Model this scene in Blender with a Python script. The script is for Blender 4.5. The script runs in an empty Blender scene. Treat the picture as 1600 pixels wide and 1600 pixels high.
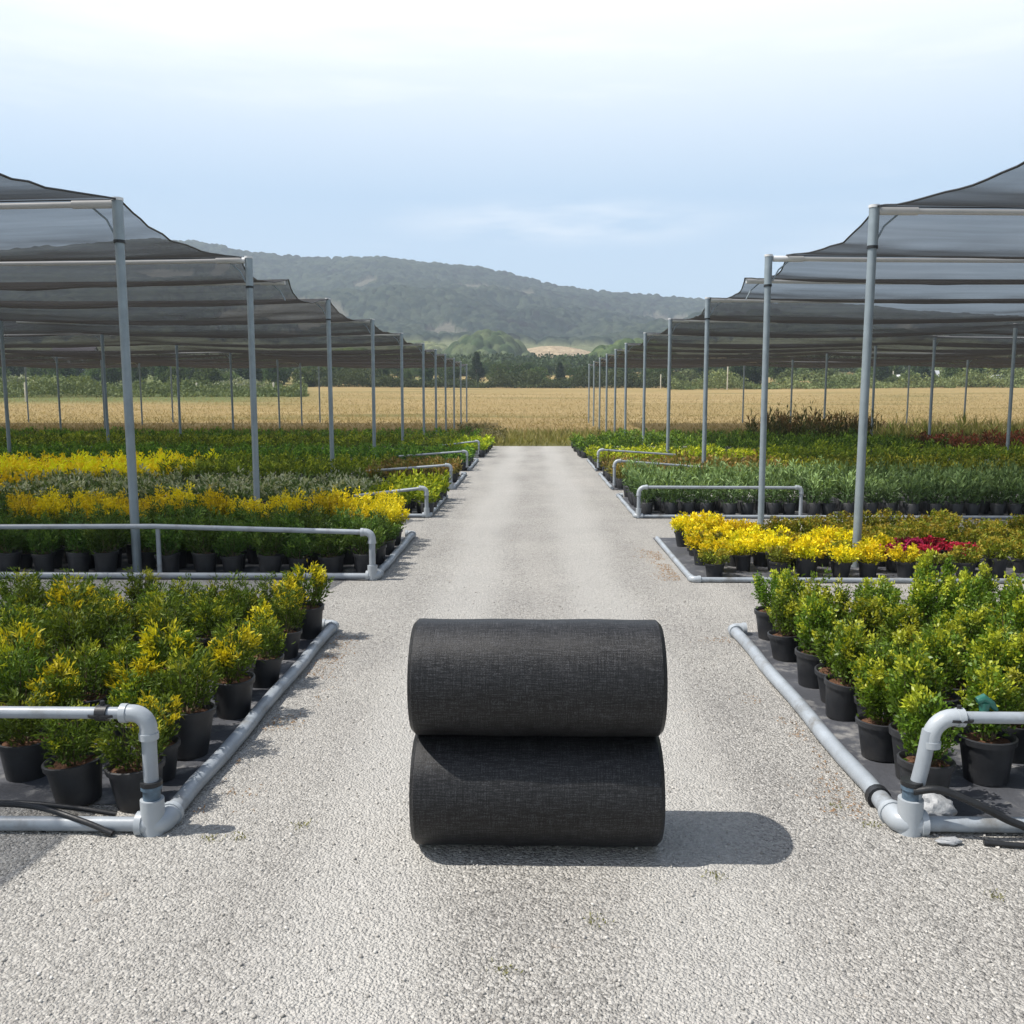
import bpy, math, random
import numpy as np
from mathutils import Vector, Matrix

# ------------------------------------------------------------------ camera, sky, sun, exposure
R = math.radians
scene = bpy.context.scene
COL = scene.collection
F, HOR, VPX, CAMH = 1440.0, 618.0, 832.0, 1.6
PITCH = math.atan((800 - HOR) / F)
YAW = math.atan((VPX - 800) / F)
cam_d = bpy.data.cameras.new('camera')
cam = bpy.data.objects.new('camera', cam_d)
COL.objects.link(cam)
cam.location = (0, 0, CAMH)
cam.rotation_euler = (R(90) - PITCH, 0, YAW)
cam_d.sensor_width = 36.0
cam_d.lens = 36.0 * F / 1600.0
cam_d.clip_end = 6000
cam_d.dof.use_dof = False
scene.camera = cam

SUN_EL = 58.0
SUN_AZ = 6.0          # degrees the light drifts away from the camera while it travels to the right
world = bpy.data.worlds.new('World')
scene.world = world
world.use_nodes = True
wn, wl = world.node_tree.nodes, world.node_tree.links
wn.clear()
w_out = wn.new('ShaderNodeOutputWorld')
w_bg = wn.new('ShaderNodeBackground')
w_bg.inputs['Strength'].default_value = 0.112
sky = wn.new('ShaderNodeTexSky')
sky.sky_type = 'NISHITA'
sky.sun_disc = False
sky.sun_elevation = R(SUN_EL)
sky.sun_rotation = R(270 - SUN_AZ)
sky.altitude = 100
sky.air_density = 1.0
sky.dust_density = 1.6
sky.ozone_density = 1.2
w_tc = wn.new('ShaderNodeTexCoord')
w_map = wn.new('ShaderNodeMapping')
w_map.inputs['Scale'].default_value = (1.2, 1.2, 9.0)
w_n = wn.new('ShaderNodeTexNoise')
w_n.inputs['Scale'].default_value = 2.2
w_n.inputs['Detail'].default_value = 7
w_n.inputs['Roughness'].default_value = 0.55
w_sep = wn.new('ShaderNodeSeparateXYZ')
w_el = wn.new('ShaderNodeMapRange')       # white fade added as a veil, no seen cloud; thickens with elevation
w_el.inputs['From Min'].default_value = 0.20
w_el.inputs['From Max'].default_value = 0.38
w_el.inputs['To Min'].default_value = 0.0
w_el.inputs['To Max'].default_value = 1.0
w_cr = wn.new('ShaderNodeMapRange')
w_cr.inputs['From Min'].default_value = 0.50
w_cr.inputs['From Max'].default_value = 0.80
w_cr.inputs['To Min'].default_value = 0.0
w_cr.inputs['To Max'].default_value = 0.3
w_add = wn.new('ShaderNodeMath'); w_add.operation = 'ADD'; w_add.use_clamp = True
w_mix = wn.new('ShaderNodeMixRGB')
w_mix.inputs['Color2'].default_value = (8.6, 8.8, 9.0, 1)
w_pale = wn.new('ShaderNodeMixRGB')
w_pale.inputs['Fac'].default_value = 0.62
w_pale.inputs['Color2'].default_value = (4.75, 6.45, 8.2, 1)
wl.new(sky.outputs[0], w_pale.inputs['Color1'])
wl.new(w_tc.outputs['Generated'], w_map.inputs['Vector'])
wl.new(w_map.outputs[0], w_n.inputs['Vector'])
wl.new(w_tc.outputs['Generated'], w_sep.inputs[0])
wl.new(w_sep.outputs['Z'], w_el.inputs['Value'])
wl.new(w_n.outputs['Fac'], w_cr.inputs['Value'])
# one wispy cloud bank low over the hills
cdir = cam.rotation_euler.to_matrix() @ Vector(((885 - 800) / F, (800 - 348) / F, -1)); cdir.normalize()
w_sub = wn.new('ShaderNodeVectorMath'); w_sub.operation = 'SUBTRACT'; w_sub.inputs[1].default_value = cdir
wl.new(w_tc.outputs['Generated'], w_sub.inputs[0])
w_sc = wn.new('ShaderNodeVectorMath'); w_sc.operation = 'MULTIPLY'; w_sc.inputs[1].default_value = (1 / 0.19, 1 / 0.19, 1 / 0.026)
wl.new(w_sub.outputs[0], w_sc.inputs[0])
w_len = wn.new('ShaderNodeVectorMath'); w_len.operation = 'LENGTH'; wl.new(w_sc.outputs[0], w_len.inputs[0])
w_m = wn.new('ShaderNodeMapRange'); w_m.interpolation_type = 'SMOOTHSTEP'
w_m.inputs['From Min'].default_value = 1.25; w_m.inputs['From Max'].default_value = 0.1; wl.new(w_len.outputs['Value'], w_m.inputs['Value'])
w_map2 = wn.new('ShaderNodeMapping'); w_map2.inputs['Scale'].default_value = (3, 3, 16); wl.new(w_tc.outputs['Generated'], w_map2.inputs['Vector'])
w_n2 = wn.new('ShaderNodeTexNoise'); w_n2.inputs['Scale'].default_value = 3.0; w_n2.inputs['Detail'].default_value = 8; wl.new(w_map2.outputs[0], w_n2.inputs['Vector'])
w_cr2 = wn.new('ShaderNodeMapRange'); w_cr2.inputs['From Min'].default_value = 0.36; w_cr2.inputs['From Max'].default_value = 0.66; w_cr2.inputs['To Max'].default_value = 0.6
wl.new(w_n2.outputs['Fac'], w_cr2.inputs['Value'])
w_mu = wn.new('ShaderNodeMath'); w_mu.operation = 'MULTIPLY'; wl.new(w_m.outputs[0], w_mu.inputs[0]); wl.new(w_cr2.outputs[0], w_mu.inputs[1])
w_add2 = wn.new('ShaderNodeMath'); w_add2.operation = 'ADD'; w_add2.use_clamp = True
wl.new(w_cr.outputs[0], w_add.inputs[0]); wl.new(w_el.outputs[0], w_add.inputs[1])
wl.new(w_add.outputs[0], w_add2.inputs[0]); wl.new(w_mu.outputs[0], w_add2.inputs[1])
# the added veil stays low; overhead is kept clear blue to deepen shadows
w_hi = wn.new('ShaderNodeMapRange'); w_hi.interpolation_type = 'SMOOTHSTEP'
w_hi.inputs['From Min'].default_value = 0.42; w_hi.inputs['From Max'].default_value = 0.62
w_hi.inputs['To Min'].default_value = 1.0; w_hi.inputs['To Max'].default_value = 0.06
wl.new(w_sep.outputs['Z'], w_hi.inputs['Value'])
w_f = wn.new('ShaderNodeMath'); w_f.operation = 'MULTIPLY'; wl.new(w_hi.outputs[0], w_f.inputs[0]); wl.new(w_add2.outputs[0], w_f.inputs[1])
w_g = wn.new('ShaderNodeMath'); w_g.operation = 'MULTIPLY'; w_g.inputs[1].default_value = 0.66; wl.new(w_hi.outputs[0], w_g.inputs[0])
wl.new(w_g.outputs[0], w_pale.inputs['Fac'])
wl.new(w_f.outputs[0], w_mix.inputs['Fac'])
wl.new(w_pale.outputs[0], w_mix.inputs['Color1'])
wl.new(w_mix.outputs[0], w_bg.inputs['Color'])
wl.new(w_bg.outputs[0], w_out.inputs['Surface'])

sun_d = bpy.data.lights.new('sun', 'SUN')
sun_d.energy = 5.0
sun_d.angle = R(0.53)
sun_d.color = (1.0, 0.955, 0.89)
sun = bpy.data.objects.new('sun', sun_d)
COL.objects.link(sun)
ldir = Vector((math.cos(R(SUN_EL)) * math.cos(R(SUN_AZ)), math.cos(R(SUN_EL)) * math.sin(R(SUN_AZ)), -math.sin(R(SUN_EL))))
sun.rotation_euler = ldir.to_track_quat('-Z', 'Y').to_euler()
scene.view_settings.view_transform = 'Standard'
scene.view_settings.look = 'None'
scene.view_settings.exposure = 0.36
scene.view_settings.gamma = 1.0
scene.view_settings.use_curve_mapping = False
scene.cycles.max_bounces = 8
scene.cycles.transparent_max_bounces = 24

rng = np.random.default_rng(7)
rnd = random.Random(11)

# ------------------------------------------------------------------ helpers
def px2w(px, py, z=0.0):
    """world point at height z seen at photo pixel (px,py)"""
    d = cam.rotation_euler.to_matrix() @ Vector(((px - 800) / F, (800 - py) / F, -1))
    t = (z - CAMH) / d.z
    return Vector((d.x * t, d.y * t, z))

def pxd(px, d):
    """x of a photo column at ground distance d"""
    v = cam.rotation_euler.to_matrix() @ Vector(((px - 800) / F, (800 - HOR) / F, -1))
    return v.x / v.y * d

def hpy(py, d):
    return CAMH + (HOR - py) / F * d

def tag(o, label=None, cat=None, group=None, kind=None):
    if label: o['label'] = label
    if cat: o['category'] = cat
    if group: o['group'] = group
    if kind: o['kind'] = kind
    return o

def thing(name, label, cat, loc=(0, 0, 0), rz=0.0, group=None):
    o = bpy.data.objects.new(name, None)
    COL.objects.link(o)
    o.location = loc
    o.rotation_euler = (0, 0, rz)
    o.empty_display_size = 0.1
    return tag(o, label, cat, group)

class MB:
    """collects geometry for one mesh"""
    def __init__(s): s.v = []; s.f = []; s.mi = []
    def add(s, verts, faces, mi=0):
        b = len(s.v)
        s.v += [tuple(p) for p in verts]
        for f in faces:
            s.f.append(tuple(b + i for i in f)); s.mi.append(mi)
        return s
    def box(s, lo, hi, mi=0):
        (x0, y0, z0), (x1, y1, z1) = lo, hi
        vs = [(x0, y0, z0), (x1, y0, z0), (x1, y1, z0), (x0, y1, z0), (x0, y0, z1), (x1, y0, z1), (x1, y1, z1), (x0, y1, z1)]
        return s.add(vs, [(3, 2, 1, 0), (4, 5, 6, 7), (0, 1, 5, 4), (1, 2, 6, 5), (2, 3, 7, 6), (3, 0, 4, 7)], mi)
    def tube(s, pts, r, seg=14, cap=True, mi=0):
        pts = [Vector(p) for p in pts]
        rs = r if isinstance(r, (list, tuple)) else [r] * len(pts)
        n = len(pts); rings = []
        t0 = (pts[1] - pts[0]).normalized()
        up = Vector((0, 0, 1)) if abs(t0.z) < 0.9 else Vector((1, 0, 0))
        nrm = t0.cross(up).normalized()
        for i in range(n):
            if i == 0: t = t0
            elif i == n - 1: t = (pts[i] - pts[i - 1]).normalized()
            else: t = ((pts[i + 1] - pts[i]).normalized() + (pts[i] - pts[i - 1]).normalized()).normalized()
            nrm = (nrm - t * nrm.dot(t)).normalized()
            bn = t.cross(nrm)
            rings.append([pts[i] + (nrm * math.cos(2 * math.pi * k / seg) + bn * math.sin(2 * math.pi * k / seg)) * rs[i] for k in range(seg)])
        vs = [p for ring in rings for p in ring]; fs = []
        for i in range(n - 1):
            for k in range(seg):
                a = i * seg + k; b = i * seg + (k + 1) % seg
                fs.append((a, b, b + seg, a + seg))
        if cap:
            fs.append(tuple(range(seg))[::-1]); fs.append(tuple((n - 1) * seg + k for k in range(seg)))
        return s.add(vs, fs, mi)
    def lathe(s, prof, seg=20, c=(0, 0, 0), mi=0):
        vs = [];fs = []
        for (r, z) in prof:
            for k in range(seg):
                a = 2 * math.pi * k / seg
                vs.append((c[0] + r * math.cos(a), c[1] + r * math.sin(a), c[2] + z))
        for i in range(len(prof) - 1):
            for k in range(seg):
                a = i * seg + k; b = i * seg + (k + 1) % seg
                fs.append((a, b, b + seg, a + seg))
        return s.add(vs, fs, mi)
    def build(s, name, mats, parent=None, smooth=True, loc=None):
        me = bpy.data.meshes.new(name)
        me.from_pydata(s.v, [], s.f)
        mats = mats if isinstance(mats, (list, tuple)) else [mats]
        for m in mats: me.materials.append(m)
        if len(mats) > 1: me.polygons.foreach_set('material_index', s.mi)
        if smooth:
            me.polygons.foreach_set('use_smooth', [True] * len(me.polygons))
            me.set_sharp_from_angle(angle=R(40))
        me.update()
        o = bpy.data.objects.new(name, me)
        COL.objects.link(o)
        if parent: o.parent = parent
        if loc: o.location = loc
        return o

def np_mesh(name, verts, quads, mats, colors=None, mi=None, parent=None, smooth=False):
    me = bpy.data.meshes.new(name)
    n = len(verts); m = len(quads)
    me.vertices.add(n); me.vertices.foreach_set('co', np.ascontiguousarray(verts, dtype=np.float32).ravel())
    me.loops.add(m * 4); me.loops.foreach_set('vertex_index', np.ascontiguousarray(quads, dtype=np.int32).ravel())
    me.polygons.add(m)
    me.polygons.foreach_set('loop_start', np.arange(0, m * 4, 4, dtype=np.int32))
    for mt in (mats if isinstance(mats, (list, tuple)) else [mats]): me.materials.append(mt)
    if mi is not None: me.polygons.foreach_set('material_index', np.asarray(mi, dtype=np.int32))
    if colors is not None:
        a = me.color_attributes.new('Col', 'FLOAT_COLOR', 'POINT')
        a.data.foreach_set('color', np.ascontiguousarray(np.c_[colors, np.ones(n)], dtype=np.float32).ravel())
    me.update(calc_edges=True)
    me.validate()
    if smooth: me.polygons.foreach_set('use_smooth', [True] * len(me.polygons))
    o = bpy.data.objects.new(name, me)
    COL.objects.link(o)
    if parent: o.parent = parent
    return o

def copy_tree(o, parent=None):
    c = o.copy(); COL.objects.link(c)
    c.parent = parent
    for ch in o.children: copy_tree(ch, c)
    return c

# ------------------------------------------------------------------ materials
def newmat(name):
    m = bpy.data.materials.new(name); m.use_nodes = True
    nt = m.node_tree; b = nt.nodes['Principled BSDF']
    return m, nt.nodes, nt.links, b

def N(nodes, t, **kw):
    n = nodes.new(t)
    for k, v in kw.items():
        if hasattr(n, k): setattr(n, k, v)
        else: n.inputs[k.replace('_', ' ')].default_value = v
    return n

def noise(nodes, links, scale, detail=4, rough=0.5, vec=None):
    n = nodes.new('ShaderNodeTexNoise')
    n.inputs['Scale'].default_value = scale; n.inputs['Detail'].default_value = detail; n.inputs['Roughness'].default_value = rough
    if vec is not None: links.new(vec, n.inputs['Vector'])
    return n

def ramp(nodes, links, src, stops):
    r = nodes.new('ShaderNodeValToRGB')
    el = r.color_ramp.elements
    while len(el) > 2: el.remove(el[-1])
    for i, (p, c) in enumerate(stops):
        e = el[i] if i < 2 else el.new(p)
        e.position = p; e.color = (*c, 1) if len(c) == 3 else c
    links.new(src, r.inputs['Fac'])
    return r

def mixc(nodes, links, fac, a, b, mode='MIX'):
    m = nodes.new('ShaderNodeMixRGB'); m.blend_type = mode
    for inp, val in (('Fac', fac), ('Color1', a), ('Color2', b)):
        if isinstance(val, (int, float)): m.inputs[inp].default_value = val
        elif isinstance(val, tuple): m.inputs[inp].default_value = (*val, 1)
        else: links.new(val, m.inputs[inp])
    return m

def simple(name, col, rough=0.5, nscale=8.0, var=0.12, bump=0.0, metal=0.0, bscale=60, spec=0.5, dirt=None):
    m, n, l, b = newmat(name)
    tc = n.new('ShaderNodeTexCoord')
    ns = noise(n, l, nscale, 5, 0.6, tc.outputs['Object'])
    c0 = tuple(max(0, c * (1 - var)) for c in col); c1 = tuple(min(1, c * (1 + var)) for c in col)
    r = ramp(n, l, ns.outputs['Fac'], [(0.3, c0), (0.7, c1)])
    out = r.outputs[0]
    if dirt:
        nd = noise(n, l, 5.0, 8, 0.7, tc.outputs['Object'])
        rd = ramp(n, l, nd.outputs['Fac'], [(0.52, (0, 0, 0)), (0.75, (1, 1, 1))])
        out = mixc(n, l, rd.outputs[0], out, dirt).outputs[0]
    l.new(out, b.inputs['Base Color'])
    b.inputs['Roughness'].default_value = rough; b.inputs['Metallic'].default_value = metal
    b.inputs['Specular IOR Level'].default_value = spec
    if bump:
        nb = noise(n, l, bscale, 4, 0.6, tc.outputs['Object'])
        bp = n.new('ShaderNodeBump'); bp.inputs['Strength'].default_value = bump; bp.inputs['Distance'].default_value = 0.01
        l.new(nb.outputs['Fac'], bp.inputs['Height']); l.new(bp.outputs[0], b.inputs['Normal'])
    return m

def gravel_mat():
    m, n, l, b = newmat('gravel')
    g = n.new('ShaderNodeNewGeometry'); P = g.outputs['Position']
    warp = noise(n, l, 25, 2, 0.5, P)
    wv = n.new('ShaderNodeVectorMath'); wv.operation = 'SCALE'; wv.inputs['Scale'].default_value = 0.016
    l.new(warp.outputs['Color'], wv.inputs[0])
    pv = n.new('ShaderNodeVectorMath'); pv.operation = 'ADD'; l.new(P, pv.inputs[0]); l.new(wv.outputs[0], pv.inputs[1])
    v1 = n.new('ShaderNodeTexVoronoi'); v1.inputs['Scale'].default_value = 98; l.new(pv.outputs[0], v1.inputs['Vector'])
    v2 = n.new('ShaderNodeTexVoronoi'); v2.inputs['Scale'].default_value = 210; l.new(pv.outputs[0], v2.inputs['Vector'])
    bw = n.new('ShaderNodeRGBToBW'); l.new(v1.outputs['Color'], bw.inputs[0])
    stone = ramp(n, l, bw.outputs[0], [(0.16, (0.11, 0.108, 0.106)), (0.36, (0.30, 0.292, 0.278)), (0.6, (0.42, 0.41, 0.388)), (0.9, (0.57, 0.557, 0.53))])
    bw2 = n.new('ShaderNodeRGBToBW'); l.new(v2.outputs['Color'], bw2.inputs[0])
    st2 = ramp(n, l, bw2.outputs[0], [(0.2, (0.25, 0.24, 0.225)), (0.8, (0.50, 0.485, 0.45))])
    c = mixc(n, l, 0.42, stone.outputs[0], st2.outputs[0])
    # long wave tone: wheel tracks lighter, dusty fines
    big = noise(n, l, 0.8, 5, 0.6, P)
    tone = ramp(n, l, big.outputs['Fac'], [(0.3, (0.86, 0.85, 0.84)), (0.7, (1.10, 1.09, 1.06))])
    c = mixc(n, l, 1.0, c.outputs[0], tone.outputs[0], 'MULTIPLY')
    # fines in the wheel tracks
    mp = n.new('ShaderNodeMapping'); mp.inputs['Scale'].default_value = (1.0, 0.12, 1); l.new(P, mp.inputs['Vector'])
    tr = noise(n, l, 1.5, 3, 0.5, mp.outputs[0])
    trr = ramp(n, l, tr.outputs['Fac'], [(0.45, (0, 0, 0)), (0.68, (0.45, 0.45, 0.45))])
    c = mixc(n, l, trr.outputs[0], c.outputs[0], (0.49, 0.47, 0.43))
    gs = n.new('ShaderNodeSeparateXYZ'); l.new(P, gs.inputs[0])
    wob = noise(n, l, 0.35, 2, 0.5, P)
    wx = n.new('ShaderNodeMath'); wx.operation = 'MULTIPLY_ADD'; wx.inputs[1].default_value = 0.5; l.new(wob.outputs['Fac'], wx.inputs[0]); l.new(gs.outputs['X'], wx.inputs[2])
    ax = n.new('ShaderNodeMath'); ax.operation = 'SUBTRACT'; ax.inputs[1].default_value = 0.25; l.new(wx.outputs[0], ax.inputs[0])
    ab = n.new('ShaderNodeMath'); ab.operation = 'ABSOLUTE'; l.new(ax.outputs[0], ab.inputs[0])
    ad = n.new('ShaderNodeMath'); ad.operation = 'SUBTRACT'; ad.inputs[1].default_value = 0.55; l.new(ab.outputs[0], ad.inputs[0])
    ab2 = n.new('ShaderNodeMath'); ab2.operation = 'ABSOLUTE'; l.new(ad.outputs[0], ab2.inputs[0])
    tk = n.new('ShaderNodeMapRange'); tk.interpolation_type = 'SMOOTHSTEP'; tk.inputs['From Min'].default_value = 0.42; tk.inputs['From Max'].default_value = 0.08; tk.inputs['To Max'].default_value = 0.5
    l.new(ab2.outputs[0], tk.inputs['Value'])
    c = mixc(n, l, tk.outputs[0], c.outputs[0], (0.52, 0.508, 0.475))
    # rusty needles and dust in patches
    rn = noise(n, l, 3.1, 9, 0.75, P)
    rr = ramp(n, l, rn.outputs['Fac'], [(0.63, (0, 0, 0)), (0.74, (0.6, 0.6, 0.6))])
    c = mixc(n, l, rr.outputs[0], c.outputs[0], (0.33, 0.235, 0.15))
    l.new(c.outputs[0], b.inputs['Base Color'])
    b.inputs['Roughness'].default_value = 0.9; b.inputs['Specular IOR Level'].default_value = 0.2
    hm = n.new('ShaderNodeMath'); hm.operation = 'MULTIPLY_ADD'; hm.inputs[1].default_value = -1.0; hm.inputs[2].default_value = 1
    l.new(v1.outputs['Distance'], hm.inputs[0])
    h2 = n.new('ShaderNodeMath'); h2.operation = 'MULTIPLY_ADD'; h2.inputs[1].default_value = -0.35
    l.new(v2.outputs['Distance'], h2.inputs[0]); l.new(hm.outputs[0], h2.inputs[2])
    h3 = n.new('ShaderNodeMath'); h3.operation = 'MULTIPLY_ADD'; h3.inputs[1].default_value = 0.55
    l.new(bw.outputs[0], h3.inputs[0]); l.new(h2.outputs[0], h3.inputs[2])
    bp = n.new('ShaderNodeBump'); bp.inputs['Strength'].default_value = 1.0; bp.inputs['Distance'].default_value = 0.010
    l.new(h3.outputs[0], bp.inputs['Height'])
    l.new(bp.outputs[0], b.inputs['Normal'])
    return m

def field_mat():
    m, n, l, b = newmat('field_grass')
    g = n.new('ShaderNodeNewGeometry'); P = g.outputs['Position']
    mp = n.new('ShaderNodeMapping'); mp.inputs['Scale'].default_value = (0.25, 1.0, 1); l.new(P, mp.inputs['Vector'])
    n1 = noise(n, l, 0.14, 6, 0.6, mp.outputs[0])
    n2 = noise(n, l, 2.2, 6, 0.7, P)
    gold = ramp(n, l, n1.outputs['Fac'], [(0.32, (0.19, 0.165, 0.07)), (0.45, (0.31, 0.235, 0.11)), (0.58, (0.34, 0.25, 0.125)), (0.70, (0.42, 0.325, 0.175))])
    gv = ramp(n, l, n2.outputs['Fac'], [(0.3, (0.72, 0.75, 0.72)), (0.7, (1.15, 1.12, 1.05))])
    c = mixc(n, l, 1.0, gold.outputs[0], gv.outputs[0], 'MULTIPLY')
    green = ramp(n, l, n2.outputs['Fac'], [(0.3, (0.07, 0.095, 0.03)), (0.7, (0.19, 0.205, 0.085))])
    sep = n.new('ShaderNodeSeparateXYZ'); l.new(P, sep.inputs[0])
    # green verge close to the yard (y < 34) and green meadow to the far left
    a = n.new('ShaderNodeMapRange'); a.inputs['From Min'].default_value = 46; a.inputs['From Max'].default_value = 30
    l.new(sep.outputs['Y'], a.inputs['Value'])
    a2 = n.new('ShaderNodeMath'); a2.operation = 'MULTIPLY'
    nr = ramp(n, l, n1.outputs['Fac'], [(0.3, (0.5,) * 3), (0.6, (1,) * 3)])
    l.new(a.outputs[0], a2.inputs[0]); l.new(nr.outputs[0], a2.inputs[1])
    q = n.new('ShaderNodeMath'); q.operation = 'MULTIPLY_ADD'; q.inputs[1].default_value = 0.27   # x + .27 y
    l.new(sep.outputs['Y'], q.inputs[0]); l.new(sep.outputs['X'], q.inputs[2])
    q1 = n.new('ShaderNodeMapRange'); q1.inputs['From Min'].default_value = 6; q1.inputs['From Max'].default_value = -6; l.new(q.outputs[0], q1.inputs['Value'])
    q2 = n.new('ShaderNodeMapRange'); q2.inputs['From Min'].default_value = 82; q2.inputs['From Max'].default_value = 96; l.new(sep.outputs['Y'], q2.inputs['Value'])
    q3 = n.new('ShaderNodeMath'); q3.operation = 'MULTIPLY'; l.new(q1.outputs[0], q3.inputs[0]); l.new(q2.outputs[0], q3.inputs[1])
    # beyond the tree belt: mottled scrub and stubble
    q4 = n.new('ShaderNodeMapRange'); q4.inputs['From Min'].default_value = 150; q4.inputs['From Max'].default_value = 175; l.new(sep.outputs['Y'], q4.inputs['Value'])
    n3 = noise(n, l, 0.022, 6, 0.65, P)
    n3r = ramp(n, l, n3.outputs['Fac'], [(0.47, (0,) * 3), (0.54, (1,) * 3)])
    q5 = n.new('ShaderNodeMath'); q5.operation = 'MULTIPLY'; l.new(q4.outputs[0], q5.inputs[0]); l.new(n3r.outputs[0], q5.inputs[1])
    mx = n.new('ShaderNodeMath'); mx.operation = 'MAXIMUM'; l.new(a2.outputs[0], mx.inputs[0]); l.new(q3.outputs[0], mx.inputs[1])
    mx2 = n.new('ShaderNodeMath'); mx2.operation = 'MAXIMUM'; l.new(mx.outputs[0], mx2.inputs[0]); l.new(q5.outputs[0], mx2.inputs[1])
    c = mixc(n, l, mx2.outputs[0], c.outputs[0], green.outputs[0])
    l.new(c.outputs[0], b.inputs['Base Color'])
    b.inputs['Roughness'].default_value = 1; b.inputs['Specular IOR Level'].default_value = 0.05
    nb = noise(n, l, 9, 6, 0.8, P)
    bp = n.new('ShaderNodeBump'); bp.inputs['Strength'].default_value = 0.8; bp.inputs['Distance'].default_value = 0.12
    l.new(nb.outputs['Fac'], bp.inputs['Height']); l.new(bp.outputs[0], b.inputs['Normal'])
    return m

def leaf_mat(name, rough=0.55, trans=0.28, sat=1.0, spec=0.2):
    m, n, l, b = newmat(name)
    at = n.new('ShaderNodeAttribute'); at.attribute_name = 'Col'
    oi = n.new('ShaderNodeObjectInfo')
    hs = n.new('ShaderNodeHueSaturation')
    mr = n.new('ShaderNodeMapRange'); mr.inputs['To Min'].default_value = 0.488; mr.inputs['To Max'].default_value = 0.512
    l.new(oi.outputs['Random'], mr.inputs['Value']); l.new(mr.outputs[0], hs.inputs['Hue'])
    mv = n.new('ShaderNodeMapRange'); mv.inputs['To Min'].default_value = 0.82; mv.inputs['To Max'].default_value = 1.15
    l.new(oi.outputs['Random'], mv.inputs['Value']); l.new(mv.outputs[0], hs.inputs['Value'])
    hs.inputs['Saturation'].default_value = sat
    l.new(at.outputs['Color'], hs.inputs['Color'])
    l.new(hs.outputs[0], b.inputs['Base Color'])
    b.inputs['Roughness'].default_value = rough; b.inputs['Specular IOR Level'].default_value = spec
    tr = n.new('ShaderNodeBsdfTranslucent')
    tm = mixc(n, l, 1.0, hs.outputs[0], (1.25, 1.2, 0.5), 'MULTIPLY')
    l.new(tm.outputs[0], tr.inputs['Color'])
    mx = n.new('ShaderNodeMixShader'); mx.inputs[0].default_value = trans
    l.new(b.outputs[0], mx.inputs[1]); l.new(tr.outputs[0], mx.inputs[2])
    l.new(mx.outputs[0], n['Material Output'].inputs['Surface'])
    return m

def net_mat():
    """knitted shade cloth: open area seen square on, closing up at a slant as a weave does"""
    m, n, l, b = newmat('shade_cloth')
    tc = n.new('ShaderNodeTexCoord'); P = tc.outputs['Object']
    mp = n.new('ShaderNodeMapping'); mp.inputs['Scale'].default_value = (0.5, 5.0, 1); l.new(P, mp.inputs['Vector'])
    n1 = noise(n, l, 1.2, 6, 0.6, mp.outputs[0])
    cr = ramp(n, l, n1.outputs['Fac'], [(0.3, (0.024, 0.022, 0.021)), (0.7, (0.046, 0.044, 0.044))])
    l.new(cr.outputs[0], b.inputs['Base Color'])
    b.inputs['Roughness'].default_value = 0.75; b.inputs['Specular IOR Level'].default_value = 0.3
    trn = n.new('ShaderNodeBsdfTranslucent'); l.new(cr.outputs[0], trn.inputs['Color'])
    m1 = n.new('ShaderNodeMixShader'); m1.inputs[0].default_value = 0.35
    l.new(b.outputs[0], m1.inputs[1]); l.new(trn.outputs[0], m1.inputs[2])
    lw = n.new('ShaderNodeLayerWeight'); lw.inputs['Blend'].default_value = 0.5
    inv = n.new('ShaderNodeMath'); inv.operation = 'SUBTRACT'; inv.inputs[0].default_value = 1.0; l.new(lw.outputs['Facing'], inv.inputs[1])
    sc = n.new('ShaderNodeMapRange'); sc.interpolation_type = 'SMOOTHSTEP'; sc.inputs['From Min'].default_value = 0.03; sc.inputs['From Max'].default_value = 0.25
    sc.inputs['To Min'].default_value = 0.02; sc.inputs['To Max'].default_value = 0.33; l.new(inv.outputs[0], sc.inputs['Value'])
    # the cloth is knitted a little tighter and looser in bands
    vr = n.new('ShaderNodeMapRange'); vr.inputs['From Min'].default_value = 0.3; vr.inputs['From Max'].default_value = 0.7
    vr.inputs['To Min'].default_value = 0.88; vr.inputs['To Max'].default_value = 1.12; l.new(n1.outputs['Fac'], vr.inputs['Value'])
    ml = n.new('ShaderNodeMath'); ml.operation = 'MULTIPLY'; l.new(sc.outputs[0], ml.inputs[0]); l.new(vr.outputs[0], ml.inputs[1])
    tp = n.new('ShaderNodeBsdfTransparent')
    m2 = n.new('ShaderNodeMixShader'); l.new(ml.outputs[0], m2.inputs[0]); l.new(m1.outputs[0], m2.inputs[1]); l.new(tp.outputs[0], m2.inputs[2])
    l.new(m2.outputs[0], n['Material Output'].inputs['Surface'])
    return m

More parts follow.
